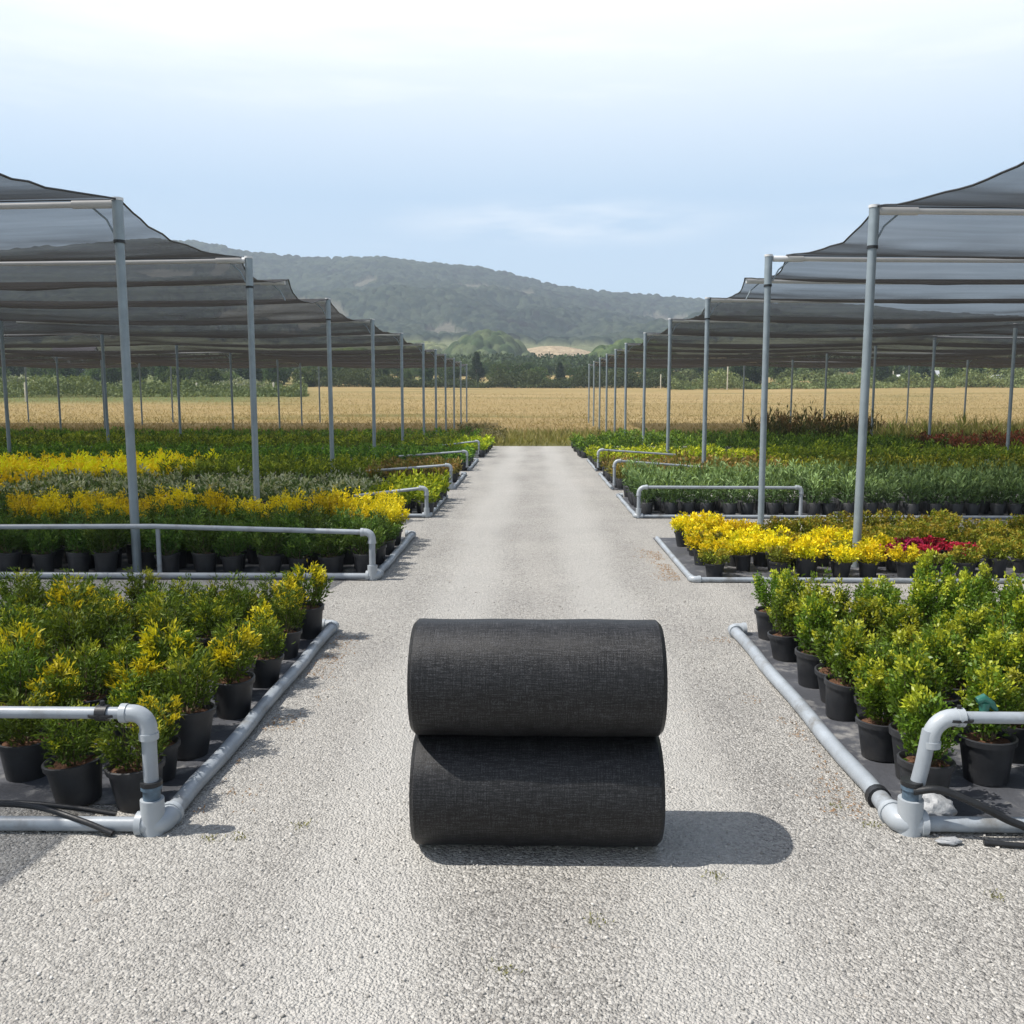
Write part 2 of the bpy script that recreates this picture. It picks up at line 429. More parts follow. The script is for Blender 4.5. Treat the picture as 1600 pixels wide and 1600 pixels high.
def roll_mat():
    m, n, l, b = newmat('black_net_roll')
    tc = n.new('ShaderNodeTexCoord'); P = tc.outputs['Object']
    def thread(scale_vec, sc):
        mp = n.new('ShaderNodeMapping'); mp.inputs['Scale'].default_value = scale_vec; l.new(P, mp.inputs['Vector'])
        return noise(n, l, sc, 4, 0.7, mp.outputs[0])
    a = thread((50, 1.2, 1.2), 12)       # hoops round the roll
    c = thread((1.5, 20, 20), 13)       # along the roll
    e = thread((4, 4, 4), 60)
    mx = n.new('ShaderNodeMath'); mx.operation = 'MULTIPLY'; l.new(a.outputs['Fac'], mx.inputs[0]); l.new(c.outputs['Fac'], mx.inputs[1])
    m3 = n.new('ShaderNodeMath'); m3.operation = 'MULTIPLY'; l.new(mx.outputs[0], m3.inputs[0]); l.new(e.outputs['Fac'], m3.inputs[1])
    r = ramp(n, l, m3.outputs[0], [(0.06, (0.002, 0.002, 0.002)), (0.125, (0.009, 0.009, 0.0095)), (0.19, (0.055, 0.055, 0.059))])
    l.new(r.outputs[0], b.inputs['Base Color'])
    b.inputs['Roughness'].default_value = 0.42; b.inputs['Specular IOR Level'].default_value = 0.34
    bp = n.new('ShaderNodeBump'); bp.inputs['Strength'].default_value = 0.8; bp.inputs['Distance'].default_value = 0.006
    l.new(m3.outputs[0], bp.inputs['Height']); l.new(bp.outputs[0], b.inputs['Normal'])
    return m

def hill_mat():
    m, n, l, b = newmat('wooded_hill')
    at = n.new('ShaderNodeAttribute'); at.attribute_name = 'Col'
    g = n.new('ShaderNodeNewGeometry')
    ns = noise(n, l, 0.35, 5, 0.7, g.outputs['Position'])
    r = ramp(n, l, ns.outputs['Fac'], [(0.3, (0.55,) * 3), (0.7, (1.45,) * 3)])
    c = mixc(n, l, 1.0, at.outputs['Color'], r.outputs[0], 'MULTIPLY')
    l.new(c.outputs[0], b.inputs['Base Color'])
    b.inputs['Roughness'].default_value = 1; b.inputs['Specular IOR Level'].default_value = 0.0
    return m

M = dict(
    gravel=gravel_mat(), field=field_mat(), net=net_mat(), roll=roll_mat(), hill=hill_mat(),
    leaf=leaf_mat('shrub_leaf'), gloss=leaf_mat('glossy_leaf', 0.42, 0.32, 1.0, 0.35), tree=leaf_mat('tree_leaf', 0.7, 0.2, 0.9, 0.1),
    straw=leaf_mat('grass_blade', 0.8, 0.3, 1.0, 0.1),
    galv=simple('galvanised_steel', (0.25, 0.295, 0.32), 0.5, 5, 0.15, 0.05, 0.25, 90),
    beam=simple('white_beam_pipe', (0.62, 0.62, 0.61), 0.45, 3, 0.08),
    pvc=simple('pvc_pipe', (0.285, 0.315, 0.345), 0.42, 6, 0.14, 0.08, 0, 40, 0.5, dirt=(0.15, 0.145, 0.135)),
    pvc_light=simple('pvc_fitting', (0.35, 0.38, 0.405), 0.38, 6, 0.12, 0.05, 0, 40),
    black=simple('black_plastic', (0.018, 0.019, 0.021), 0.45, 9, 0.3, 0.1, 0, 80, 0.4),
    pot=simple('pot_plastic', (0.020, 0.021, 0.024), 0.5, 12, 0.3, 0.1, 0, 60, 0.5, dirt=(0.042, 0.040, 0.037)),
    soil=simple('bark_soil', (0.12, 0.065, 0.04), 0.95, 60, 0.6, 0.9, 0, 140, 0.1),
    stem=simple('stem_bark', (0.10, 0.08, 0.04), 0.8, 20, 0.3),
    trunk=simple('trunk_bark', (0.13, 0.10, 0.07), 0.9, 3, 0.3, 0.4, 0, 10),
    mat=simple('weed_mat_cloth', (0.060, 0.063, 0.072), 0.6, 2.5, 0.4, 0.5, 0, 30, 0.5, dirt=(0.32, 0.31, 0.29)),
    green=simple('green_plastic', (0.02, 0.12, 0.09), 0.4, 20, 0.15),
    blue=simple('blue_tape', (0.07, 0.11, 0.15), 0.5, 30, 0.4),
    concrete=simple('grey_plastic_bag', (0.33, 0.34, 0.35), 0.55, 14, 0.2, 0.8, 0, 25),
    white=simple('white_paint', (0.72, 0.73, 0.74), 0.4, 3, 0.06),
    wallp=simple('house_render', (0.62, 0.64, 0.68), 0.8, 2, 0.08),
    roofm=simple('roof_slate', (0.12, 0.11, 0.13), 0.8, 3, 0.2),
    glass=simple('dark_glass', (0.03, 0.04, 0.05), 0.1, 3, 0.1),
    tyre=simple('tyre_rubber', (0.02, 0.02, 0.02), 0.8, 3, 0.1),
    wood=simple('pale_post_wood', (0.50, 0.46, 0.36), 0.8, 3, 0.15),
)

# ------------------------------------------------------------------ terrain
def H(x, y):
    y = np.asarray(y, dtype=float); x = np.asarray(x, dtype=float)
    a = np.clip((y - 34) / 116.0, 0, None)
    h = np.where(y < 150, 3.0 * a ** 1.6, 3.0 + (y - 150) * 0.055)
    return h + np.where(y > 60, 0.15 * np.sin(x * 0.05 + y * 0.03), 0) * np.clip((y - 60) / 60, 0, 1)

def grid(xs, ys):
    X, Y = np.meshgrid(xs, ys)
    nx, ny = len(xs), len(ys)
    i = np.arange(ny - 1)[:, None] * nx + np.arange(nx - 1)[None, :]
    q = np.stack([i, i + 1, i + nx + 1, i + nx], -1).reshape(-1, 4)
    return X.ravel(), Y.ravel(), q

xs = np.concatenate([np.linspace(-900, -120, 30), np.linspace(-110, 110, 90), np.linspace(120, 900, 30)])
ys = np.concatenate([np.linspace(-120, 28, 12), np.linspace(30, 170, 90), np.linspace(175, 470, 60)])
X, Y, q = grid(xs, ys)
Z = H(X, Y) - 0.03
fld = np_mesh('field', np.c_[X, Y, Z], q, M['field'], smooth=True)
tag(fld, kind='structure')

g = MB(); g.add([(-45, -15, 0), (45, -15, 0), (45, 29.4, 0), (-45, 29.4, 0)], [(0, 1, 2, 3)])
yard = g.build('gravel_yard', M['gravel'], smooth=False)
tag(yard, kind='structure')

def vnoise(x, y, seed=0):
    """smooth value noise"""
    r = np.random.default_rng(seed); T = r.random((256, 256))
    xi = np.floor(x).astype(int); yi = np.floor(y).astype(int)
    fx = x - xi; fy = y - yi
    fx = fx * fx * (3 - 2 * fx); fy = fy * fy * (3 - 2 * fy)
    a = T[xi % 256, yi % 256]; b_ = T[(xi + 1) % 256, yi % 256]; c = T[xi % 256, (yi + 1) % 256]; d = T[(xi + 1) % 256, (yi + 1) % 256]
    return a * (1 - fx) * (1 - fy) + b_ * fx * (1 - fy) + c * (1 - fx) * fy + d * fx * fy

def fbm(x, y, seed=0, o=4):
    s = 0; a = 0.5
    for k in range(o):
        s = s + a * vnoise(x * 2 ** k + 17.3 * k, y * 2 ** k + 5.1 * k, seed + k); a *= 0.5
    return s

def crowns(x, y, cell, seed):
    """height of tree crowns (max of domes on a jittered grid) and a tone per tree"""
    r = np.random.default_rng(seed); JX = r.random((256, 256)); JY = r.random((256, 256)); RR = r.random((256, 256)); TT = r.random((256, 256))
    gx = np.floor(x / cell).astype(int); gy = np.floor(y / cell).astype(int)
    best = np.full(x.shape, -1e9); tone = np.zeros(x.shape)
    for dx in (-1, 0, 1):
        for dy in (-1, 0, 1):
            cx = gx + dx; cy = gy + dy
            px_ = (cx + JX[cx % 256, cy % 256]) * cell; py_ = (cy + JY[cx % 256, cy % 256]) * cell
            rad = cell * (0.55 + 0.45 * RR[cx % 256, cy % 256])
            d2 = (x - px_) ** 2 + (y - py_) ** 2
            h = np.sqrt(np.clip(rad ** 2 - d2, 0, None)) * 1.1
            mk = h > best; best = np.where(mk, h, best); tone = np.where(mk, TT[cx % 256, cy % 256], tone)
    return best, tone

# long wooded ridge
ridge_px = [-1200, -400, 0, 250, 330, 400, 470, 550, 610, 700, 740, 800, 870, 920, 980, 1030, 1090, 1200, 1500, 2000, 2800]
ridge_py = [470, 420, 400, 385, 389, 404, 411, 412, 412, 424, 426, 437, 455, 462, 467, 471, 476, 485, 500, 520, 540]
D0, D1, D2 = 480.0, 1150.0, 1500.0
us = np.concatenate([np.linspace(-900, 250, 170), np.linspace(252, 1250, 640), np.linspace(1257, 2500, 170)])
ds = np.concatenate([np.linspace(D0, D1, 230), np.linspace(D1 + 12, D2, 26)])
U, D, q = grid(us, ds)
ang = np.arctan((U - VPX) / F)
hx = D * np.tan(ang); hy = D
top = 1.6 + (HOR - np.interp(U, ridge_px, ridge_py)) / F * D1
base = H(hx, np.full_like(hx, 470.0)) - 0.0
t = np.clip((D - D0) / (D1 - D0), 0, 1)
lump = (fbm(hx / 160, hy / 160, 3) - 0.47) * 70 * np.sin(np.pi * np.clip(t, 0, 1)) ** 0.8
prof = t ** 1.15
hz = base + (top - base) * prof + lump
back = D > D1
hz = np.where(back, top - (D - D1) * 0.35, hz)
cr, tone = crowns(hx, hy, 6.0, 5)
clear = fbm(hx / 55, hy / 120, 21)
bare = (clear > 0.70) & (t > 0.25) & (t < 0.95)
meadow = (t < 0.10)
hz = hz + np.where(bare | meadow, 0.2, cr * 0.8 + (fbm(hx / 9, hy / 9, 60) - .5) * 3) * np.where(meadow, 0.2, 1.0)
colr = np.empty((len(hx), 3))
dark = np.array([0.012, 0.022, 0.016]); lite = np.array([0.038, 0.050, 0.032])
colr[:] = dark + (lite - dark) * (tone[:, None] * 1.5 - .45 + 1.3 * (fbm(hx / 70, hy / 70, 40)[:, None] - 0.35))
colr[bare] = (0.105, 0.10, 0.075)
colr[meadow] = (0.13, 0.14, 0.075)
hill = np_mesh('wooded_ridge', np.c_[hx, hy, hz], q, M['hill'], np.clip(colr, 0.01, 1), smooth=False)
tag(hill, kind='structure')

# round wooded knolls in front of the ridge
def knoll(name, px, d, wpx, py_top, seed, cd, cl, cell=7.0, hb=None, asp=1.4):
    cx = pxd(px, d); rx = wpx / F * d; top_h = hpy(py_top, d)
    n = 150
    xs_ = np.linspace(-1.25, 1.25, n); X, Y, q = grid(xs_, xs_)
    wx = cx + X * rx; wy = d + Y * rx * asp
    r2 = np.sqrt(X ** 2 + Y ** 2)
    b0 = H(wx, wy)
    s = np.clip(1 - r2, 0, 1); s = s * s * (3 - 2 * s); s = s ** 0.42
    c, t_ = crowns(wx, wy, cell, seed)
    z = b0 - 0.6 + s * (top_h - b0 - cell * .8) + np.where(r2 < 1.0 + 0.12 * vnoise(wx / 6, wy / 6, seed), c, 0)
    col = np.array(cd) + (np.array(cl) - np.array(cd)) * t_[:, None]
    o = np_mesh(name, np.c_[wx, wy, z], q, M['hill'], col)
    tag(o, kind='structure')
    return o
knoll('wooded_knoll', 762, 400, 68, 517, 3, (0.035, 0.055, 0.024), (0.095, 0.115, 0.055), 4.2)
knoll('scrub_knoll', 655, 440, 62, 533, 4, (0.07, 0.09, 0.04), (0.17, 0.18, 0.09), 3.6)
knoll('copse_hillside', 985, 330, 70, 530, 6, (0.045, 0.07, 0.025), (0.12, 0.15, 0.06), 3.8)
knoll('copse_hillside', 560, 330, 60, 545, 8, (0.06, 0.095, 0.03), (0.14, 0.18, 0.06), 3.8)
knoll('stubble_rise', 862, 430, 85, 541, 9, (0.30, 0.24, 0.16), (0.34, 0.27, 0.18), 0.6)

# ------------------------------------------------------------------ leaves
def leaf_quads(P, D, S, L, W, curl=0.15):
    """folded diamond leaves: P base, D direction, S sideways unit, L length, W width"""
    Nn = np.cross(D, S)
    L = L[:, None]; W = W[:, None]
    v0 = P; v1 = P + D * L * 0.5 + S * W * 0.5 + Nn * W * curl
    v2 = P + D * L - Nn * L * 0.12; v3 = P + D * L * 0.5 - S * W * 0.5 + Nn * W * curl
    V = np.stack([v0, v1, v2, v3], 1).reshape(-1, 3)
    Q = np.arange(len(V)).reshape(-1, 4)
    return V, Q

def unit(a): return a / np.maximum(np.linalg.norm(a, axis=1, keepdims=True), 1e-9)

def shrub_geo(r, h, w, nst, nleaf, ll, lw, low, high, tips, t0=0.2, ptips=0.0, shape='oval', spread=1.0, up=0.6, tip_from=0.75):
    """returns leaf verts, quads, colours and a list of stem polylines; base at z=0"""
    stems = []
    ph = r.random(nst) * 2 * np.pi
    ends = []
    for k in range(nst):
        rad = w * 0.5 * math.sqrt(r.random()) * spread
        if shape == 'oval': top = h * (0.72 + 0.28 * r.random()) * (1 - 0.42 * (rad / (w * .5)) ** 2)
        elif shape == 'flat': top = h * (0.85 + 0.15 * r.random()) * (1 - 0.25 * (rad / (w * .5)) ** 2)
        else: top = h * (0.55 + 0.45 * r.random()) * (1 - 0.5 * (rad / (w * .5)))
        c, s = math.cos(ph[k]), math.sin(ph[k])
        b = np.array([0.015 * c, 0.015 * s, 0.0]); e = np.array([rad * c, rad * s, top])
        m = b + (e - b) * np.array([0.75, 0.75, 0.45])
        stems.append((b, m, e))
    si = r.integers(0, nst, nleaf)
    t = t0 + (1.02 - t0) * r.random(nleaf) ** 0.75
    B = np.array([s[0] for s in stems])[si]; Mi = np.array([s[1] for s in stems])[si]; E = np.array([s[2] for s in stems])[si]
    tt = t[:, None]
    C = (1 - tt) ** 2 * B + 2 * tt * (1 - tt) * Mi + tt ** 2 * E
    tw = w * 0.13
    C = C + r.normal(0, 1, (nleaf, 3)) * np.array([tw, tw, tw * 0.6]) * (0.4 + 0.5 * (1 - tt))
    C[:, 2] = np.maximum(C[:, 2], h * 0.06)
    out = C.copy(); out[:, 2] = 0; out = unit(out + 1e-4)
    Dr = unit(out * (0.6) + r.normal(0, 0.55, (nleaf, 3)) + np.array([0, 0, up]))
    S = unit(np.cross(Dr, r.normal(0, 1, (nleaf, 3))))
    L = ll * (0.7 + 0.6 * r.random(nleaf)); W = lw * (0.7 + 0.6 * r.random(nleaf))
    V, Q = leaf_quads(C, Dr, S, L, W)
    hf = np.clip(C[:, 2] / h, 0, 1)
    rr = r.random(nleaf)
    k = np.clip(0.25 + 0.5 * rr + 0.35 * (t - 0.6), 0, 1)[:, None]
    col = np.array(low) * (1 - k) + np.array(high) * k
    if ptips > 0:
        stem_y = (r.random(nst) < ptips)[si]
        tk = (np.clip((t - tip_from) / (1 - tip_from + 1e-6), 0, 1) * stem_y)[:, None]
        tk = np.clip(tk * 1.6, 0, 1) * (0.6 + 0.4 * r.random(nleaf))[:, None]
        col = col * (1 - tk) + np.array(tips) * tk
    col = col * (0.8 + 0.4 * r.random(nleaf))[:, None]
    return V, Q, np.repeat(col, 4, 0), stems

GREEN_L, GREEN_H = (0.050, 0.095, 0.012), (0.17, 0.26, 0.030)
GOLD = (0.72, 0.56, 0.020)
ORANGE = (0.78, 0.42, 0.02)
SPEC = dict(
    feathery=dict(h=0.37, w=0.255, nst=18, nleaf=1300, ll=0.032, lw=0.0085, low=(0.028, 0.060, 0.010), high=(0.125, 0.19, 0.022), tips=(0.34, 0.36, 0.025), ptips=0.4, shape='spire', up=0.8),
    golden_tip=dict(h=0.32, w=0.26, nst=18, nleaf=1500, ll=0.033, lw=0.010, low=(0.035, 0.070, 0.010), high=(0.15, 0.21, 0.022), tips=(0.66, 0.54, 0.02), ptips=0.6, shape='oval', up=0.7, tip_from=0.68),
    glossy=dict(h=0.37, w=0.225, nst=20, nleaf=2300, ll=0.023, lw=0.0115, low=(0.036, 0.080, 0.010), high=(0.16, 0.25, 0.022), tips=(0.48, 0.50, 0.04), ptips=0.5, shape='oval', up=0.75),
    dark=dict(h=0.40, w=0.33, nst=18, nleaf=1100, ll=0.040, lw=0.013, low=(0.022, 0.055, 0.012), high=(0.095, 0.165, 0.028), tips=(0.17, 0.26, 0.05), ptips=0.3, shape='spire', up=0.8),
    golden_top=dict(h=0.42, w=0.33, nst=18, nleaf=1100, ll=0.038, lw=0.014, low=(0.05, 0.095, 0.012), high=(0.17, 0.23, 0.02), tips=(0.80, 0.62, 0.02), ptips=1.0, shape='oval', up=0.7, tip_from=0.42),
    golden_mound=dict(h=0.21, w=0.27, nst=20, nleaf=750, ll=0.032, lw=0.017, low=(0.32, 0.36, 0.015), high=(0.72, 0.62, 0.018), tips=(0.86, 0.66, 0.018), ptips=0.8, shape='oval', up=0.5, tip_from=0.45),
    bronze=dict(h=0.21, w=0.28, nst=18, nleaf=700, ll=0.032, lw=0.016, low=(0.085, 0.105, 0.014), high=(0.24, 0.27, 0.025), tips=(0.34, 0.25, 0.03), ptips=0.5, shape='oval', up=0.5),
    crimson=dict(h=0.14, w=0.26, nst=18, nleaf=600, ll=0.028, lw=0.018, low=(0.13, 0.012, 0.02), high=(0.42, 0.02, 0.07), tips=(0.5, 0.03, 0.1), ptips=0.5, shape='flat', up=0.4),
)
LEAFM = dict(feathery='leaf', golden_tip='leaf', glossy='gloss', dark='leaf', golden_top='leaf', golden_mound='leaf', bronze='leaf', crimson='leaf')
POTS = dict(large=(0.105, 0.082, 0.185), small=(0.088, 0.07, 0.15))

def pot_profile(rt, rb, h):
    return [(0.001, 0.0), (rb, 0.0), (rb + (rt - rb) * .86, h * .86), (rt + .006, h * .87), (rt + .008, h), (rt, h + .003), (rt - .006, h - .004), (rt - .012, h - .02), (rt - .016, h - .05)]

PROTO = {}
def make_plant(kind, pot, seed):
    r = np.random.default_rng(seed)
    rt, rb, ph = POTS[pot]
    root = thing('potted_shrub', 'x', 'potted shrub')
    MB().lathe(pot_profile(rt, rb, ph), 20).build('pot', M['pot'], root)
    s = MB(); n = 18
    vs = [(0, 0, ph - .018)]
    for ring, rad in ((1, .5), (2, 1.0)):
        for k in range(n):
            a = 2 * math.pi * k / n
            vs.append((rad * (rt - .010) * math.cos(a), rad * (rt - .010) * math.sin(a), ph - .028 + r.random() * .012))
    fs = [(0, 1 + k, 1 + (k + 1) % n) for k in range(n)] + [(1 + k, 1 + n + k, 1 + n + (k + 1) % n, 1 + (k + 1) % n) for k in range(n)]
    s.add(vs, fs).build('soil', M['soil'], root)
    V, Q, C, stems = shrub_geo(r, **SPEC[kind])
    V = V + np.array([0, 0, ph - .03])
    np_mesh('foliage', V, Q, M[LEAFM[kind]], C, parent=root)
    st = MB()
    for (b, m, e) in stems[:10]:
        st.tube([Vector(b) + Vector((0, 0, ph - .03)), Vector(m) + Vector((0, 0, ph - .03)), Vector(e) * .9 + Vector((0, 0, ph - .03))], [.0045, .003, .0012], 5, cap=False)
    st.build('stem', M['stem'], root)
    return root

used_proto = set()
def plant(kind, pot, x, y, label, group, name='potted_shrub', scale=1.0):
    keys = 5 if kind in ('feathery', 'glossy', 'golden_mound') else 3
    k = (kind, pot, rnd.randrange(keys))
    if k not in PROTO:
        PROTO[k] = make_plant(kind, pot, hash_seed(k)); o = PROTO[k]
    else:
        o = copy_tree(PROTO[k])
    o.name = name
    o.location = (x, y, 0.008); o.rotation_euler = (rnd.uniform(-.06, .06), rnd.uniform(-.06, .06), rnd.uniform(0, 6.28))
    sx_ = scale * rnd.uniform(.93, 1.05); o.scale = (sx_, sx_, sx_ * rnd.uniform(.84, 1.18))
    tag(o, label, 'potted shrub', group)
    return o
def hash_seed(k): return sum(ord(c) * (i + 3) for i, c in enumerate(k[0] + k[1])) * 7 + k[2]

ORD = ['first', 'second', 'third', 'fourth', 'fifth', 'sixth', 'seventh', 'eighth', 'ninth', 'tenth', 'eleventh', 'twelfth', 'thirteenth', 'fourteenth', 'fifteenth', 'sixteenth', 'seventeenth', 'eighteenth', 'nineteenth', 'twentieth', 'twenty-first', 'twenty-second', 'twenty-third', 'twenty-fourth']

LOOK = dict(feathery='feathery green shrub', golden_tip='golden-tipped shrub', glossy='bright green shrub', dark='dark green shrub', golden_top='yellow-topped green shrub',
            golden_mound='small golden shrub', bronze='bronze green shrub', crimson='crimson-leaved shrub')

def fill_bed(side, bedname, y0, rows, dy, dx, x0, xmax_fn, kindfn, pot, group, drop=0.06, scale=1.0, mn=2):
    sg = -1 if side == 'left' else 1
    for i in range(rows):
        y = y0 + i * dy
        xm = xmax_fn(y)
        ncol = max(mn, int((xm - x0) / dx) + 1); cc = 0
        for j in range(ncol):
            if j > 0 and rnd.random() < (drop(i, j) if callable(drop) else drop): continue
            x = x0 + j * dx + (0.5 * dx if i % 2 and j >= 0 else 0) * 0.5
            if any(abs(sg * x - a) < .17 and abs(y - b) < .20 for a, b in ((-3.58, 8.15), (3.04, 8.6))): continue
            kind = kindfn(i, j, x, y)
            lb = f'{LOOK[kind]} in black pot, {ORD[cc]} from the path, row {WORD[i]}, {bedname}'
            cc += 1
            plant(kind, pot, sg * (x + rnd.uniform(-.03, .03)), y + rnd.uniform(-.03, .03), lb, group, scale=scale * rnd.uniform(.9, 1.08))
WORD = ['one', 'two', 'three', 'four', 'five', 'six', 'seven', 'eight', 'nine', 'ten', 'eleven', 'twelve']

# ------------------------------------------------------------------ potted plants, nearest four beds
vis = lambda m: (lambda y: (m / F) * y)
def k_l1(i, j, x, y):
    if (j == 0 and rnd.random() < .28) or (j == 1 and i in (3, 4)) : return 'golden_tip'
    return 'golden_tip' if rnd.random() < .08 else 'feathery'
fill_bed('left', 'nearest left bed', 3.43, 11, 0.256, 0.275, 1.52, vis(900), k_l1, 'large', 'potted shrubs in the nearest left bed', .07)
fill_bed('right', 'nearest right bed', 3.47, 11, 0.254, 0.275, 1.56, vis(840), lambda i, j, x, y: 'glossy', 'large', 'potted shrubs in the nearest right bed', lambda i, j: .5 if (i > 8 and j > 0) else .14)
def k_l2(i, j, x, y):
    return 'golden_top' if i >= 5 and rnd.random() < .93 and x < 5.6 else 'dark'
fill_bed('left', 'second left bed', 8.08, 8, 0.285, 0.29, 1.50, vis(860), k_l2, 'large', 'potted shrubs in the second left bed', .02, .98)
def k_r2(i, j, x, y):
    if i in (1, 2) and abs(x - 3.62) < .30: return 'crimson'
    edge = 3.15 + (0.35 if i < 3 else 0) - (.0 if i < 5 else .8)
    if x < edge: return 'golden_mound' if rnd.random() < .93 else 'bronze'
    return 'bronze'
fill_bed('right', 'second right bed', 8.10, 8, 0.27, 0.275, 1.62, vis(810), k_r2, 'small', 'potted shrubs in the second right bed', .12, 1.0)

# ------------------------------------------------------------------ far beds: masses of potted shrubs
def mass(name, label, side, x0, x1, y0, y1, dx, dy, spec, nleaf, pot_h=0.16, cat='potted shrubs', colvar=None, lscale=1.5, front_only_pots=3, zb=0.0):
    sg = -1 if side == 'left' else 1
    r = np.random.default_rng(int(abs(x0 * 100 + y0 * 10 + x1)) + len(name))
    lib = []; bright = 1.1 if y0 < 15 else 1.45  # leaf colour lifted, more on farther beds, to offset the net's shade
    for k in range(4):
        sp = dict(SPEC[spec]) if isinstance(spec, str) else dict(spec)
        sp['t0'] = 0.04; sp['nleaf'] = nleaf; sp['ll'] *= lscale; sp['lw'] *= lscale * 1.15
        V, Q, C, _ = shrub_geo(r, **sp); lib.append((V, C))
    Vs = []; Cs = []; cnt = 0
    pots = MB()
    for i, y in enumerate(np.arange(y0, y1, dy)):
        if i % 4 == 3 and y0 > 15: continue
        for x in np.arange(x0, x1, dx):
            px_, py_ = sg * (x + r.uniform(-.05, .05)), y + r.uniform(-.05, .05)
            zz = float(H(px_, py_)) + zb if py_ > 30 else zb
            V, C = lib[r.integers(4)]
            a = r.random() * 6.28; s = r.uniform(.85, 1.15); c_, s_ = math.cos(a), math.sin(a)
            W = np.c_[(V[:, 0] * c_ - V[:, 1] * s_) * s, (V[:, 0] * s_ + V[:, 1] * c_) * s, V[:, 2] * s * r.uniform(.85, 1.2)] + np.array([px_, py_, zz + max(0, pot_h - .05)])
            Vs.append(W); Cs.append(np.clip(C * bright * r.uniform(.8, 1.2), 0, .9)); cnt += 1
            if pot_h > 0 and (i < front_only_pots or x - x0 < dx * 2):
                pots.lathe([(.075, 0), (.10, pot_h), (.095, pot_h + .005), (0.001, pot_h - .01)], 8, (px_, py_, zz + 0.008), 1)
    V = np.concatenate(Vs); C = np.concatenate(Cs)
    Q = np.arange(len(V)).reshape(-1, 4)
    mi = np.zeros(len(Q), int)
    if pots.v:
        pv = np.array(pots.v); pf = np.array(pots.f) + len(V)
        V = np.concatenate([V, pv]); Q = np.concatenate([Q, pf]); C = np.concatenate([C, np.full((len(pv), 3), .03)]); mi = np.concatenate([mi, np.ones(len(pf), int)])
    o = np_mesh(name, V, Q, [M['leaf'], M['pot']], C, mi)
    tag(o, label, cat, kind='stuff')
    return o
def spec(h, w, low, high, tips, pt=.4, shape='oval', ll=.04, lw=.014, up=.7, tf=.6):
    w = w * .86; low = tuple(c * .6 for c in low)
    return dict(h=h, w=w, nst=12, nleaf=100, ll=ll, lw=lw, low=low, high=high, tips=tips, ptips=pt, shape=shape, up=up, tip_from=tf)
greyg = spec(.40, .33, (0.045, 0.085, 0.030), (0.13, 0.20, 0.075), (0.24, 0.33, 0.13), .6, 'flat', .05, .010, 1.0)
deep = spec(.36, .34, (0.022, 0.060, 0.010), (0.090, 0.170, 0.022), (0.17, 0.26, 0.03), .4)
mid = spec(.36, .34, (0.040, 0.080, 0.010), (0.14, 0.21, 0.020), (0.26, 0.31, 0.03), .5)
lime = spec(.30, .34, (0.10, 0.17, 0.012), (0.27, 0.38, 0.02), (0.45, 0.50, 0.03), .6)
olive = spec(.34, .34, (0.055, 0.085, 0.012), (0.16, 0.20, 0.022), (0.30, 0.28, 0.03), .5)
russet = spec(.34, .34, (0.07, 0.068, 0.018), (0.17, 0.15, 0.038), (0.20, 0.115, 0.04), .55)
gold = spec(.36, .34, (0.20, 0.22, 0.012), (0.55, 0.48, 0.015), (0.85, 0.60, 0.015), 1.0, tf=.35)
pale = spec(.30, .34, (0.05, 0.09, 0.03), (0.15, 0.20, 0.06), (0.42, 0.42, 0.30), .45)
spire = spec(1.35, .30, (0.035, 0.045, 0.015), (0.09, 0.10, 0.03), (0.16, 0.09, 0.04), .6, 'spire', .08, .012, 1.3)
reed = spec(.75, .30, (0.10, 0.13, 0.03), (0.28, 0.30, 0.08), (0.45, 0.36, 0.16), .5, 'spire', .16, .010, 2.0)
redb = spec(.50, .34, (0.055, 0.05, 0.02), (0.16, 0.10, 0.035), (0.26, 0.075, 0.04), .5, 'oval', .05, .014)

BL = [ # left beds, x measured from the path centre line outward
 ('potted_lime_shrubs', 'lime green shrubs at the path end of the third left bed', 1.45, 2.25, 12.2, 14.3, .28, .28, lime, 170),
 ('potted_pale_shrubs', 'low pale-tipped green shrubs filling the third left bed', 2.35, 7.6, 12.2, 14.3, .28, .28, pale, 150),
 ('potted_yellow_shrubs', 'yellow shrubs at the far left end of the third left bed', 7.7, 9.6, 12.2, 14.3, .30, .30, gold, 120),
 ('potted_russet_shrubs', 'red-brown leaved shrubs at the path end of the fourth left bed', 1.5, 2.7, 15.8, 18.4, .29, .29, russet, 150),
 ('potted_green_shrubs', 'dark green shrubs along the middle of the fourth left bed', 2.8, 6.3, 15.8, 18.4, .29, .29, mid, 120),
 ('potted_golden_shrubs', 'broad band of golden yellow shrubs in the fourth left bed', 6.4, 12.2, 15.8, 18.4, .30, .30, gold, 120),
 ('potted_olive_shrubs', 'olive green shrubs in the fifth left bed', 1.5, 13.5, 19.7, 22.6, .33, .33, deep, 80),
 ('potted_bushes', 'dense deep green bushes in the sixth left bed', 2.2, 17.5, 24.0, 28.4, .40, .44, mid, 75),
 ('lime_bushes', 'bright lime bushes at the far left corner of the path', 1.35, 2.15, 24.0, 28.6, .34, .36, lime, 100),
 ('hedge_bushes', 'row of rough green bushes beyond the left beds', 1.9, 21.5, 30.0, 33.4, .50, .55, deep, 70),
]
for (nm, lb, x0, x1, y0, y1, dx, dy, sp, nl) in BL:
    mass(nm, lb, 'left', x0, x1, y0, y1, dx, dy, sp, nl, pot_h=.17 if y0 < 25 else .12, lscale=1.0 + y0 / 22)
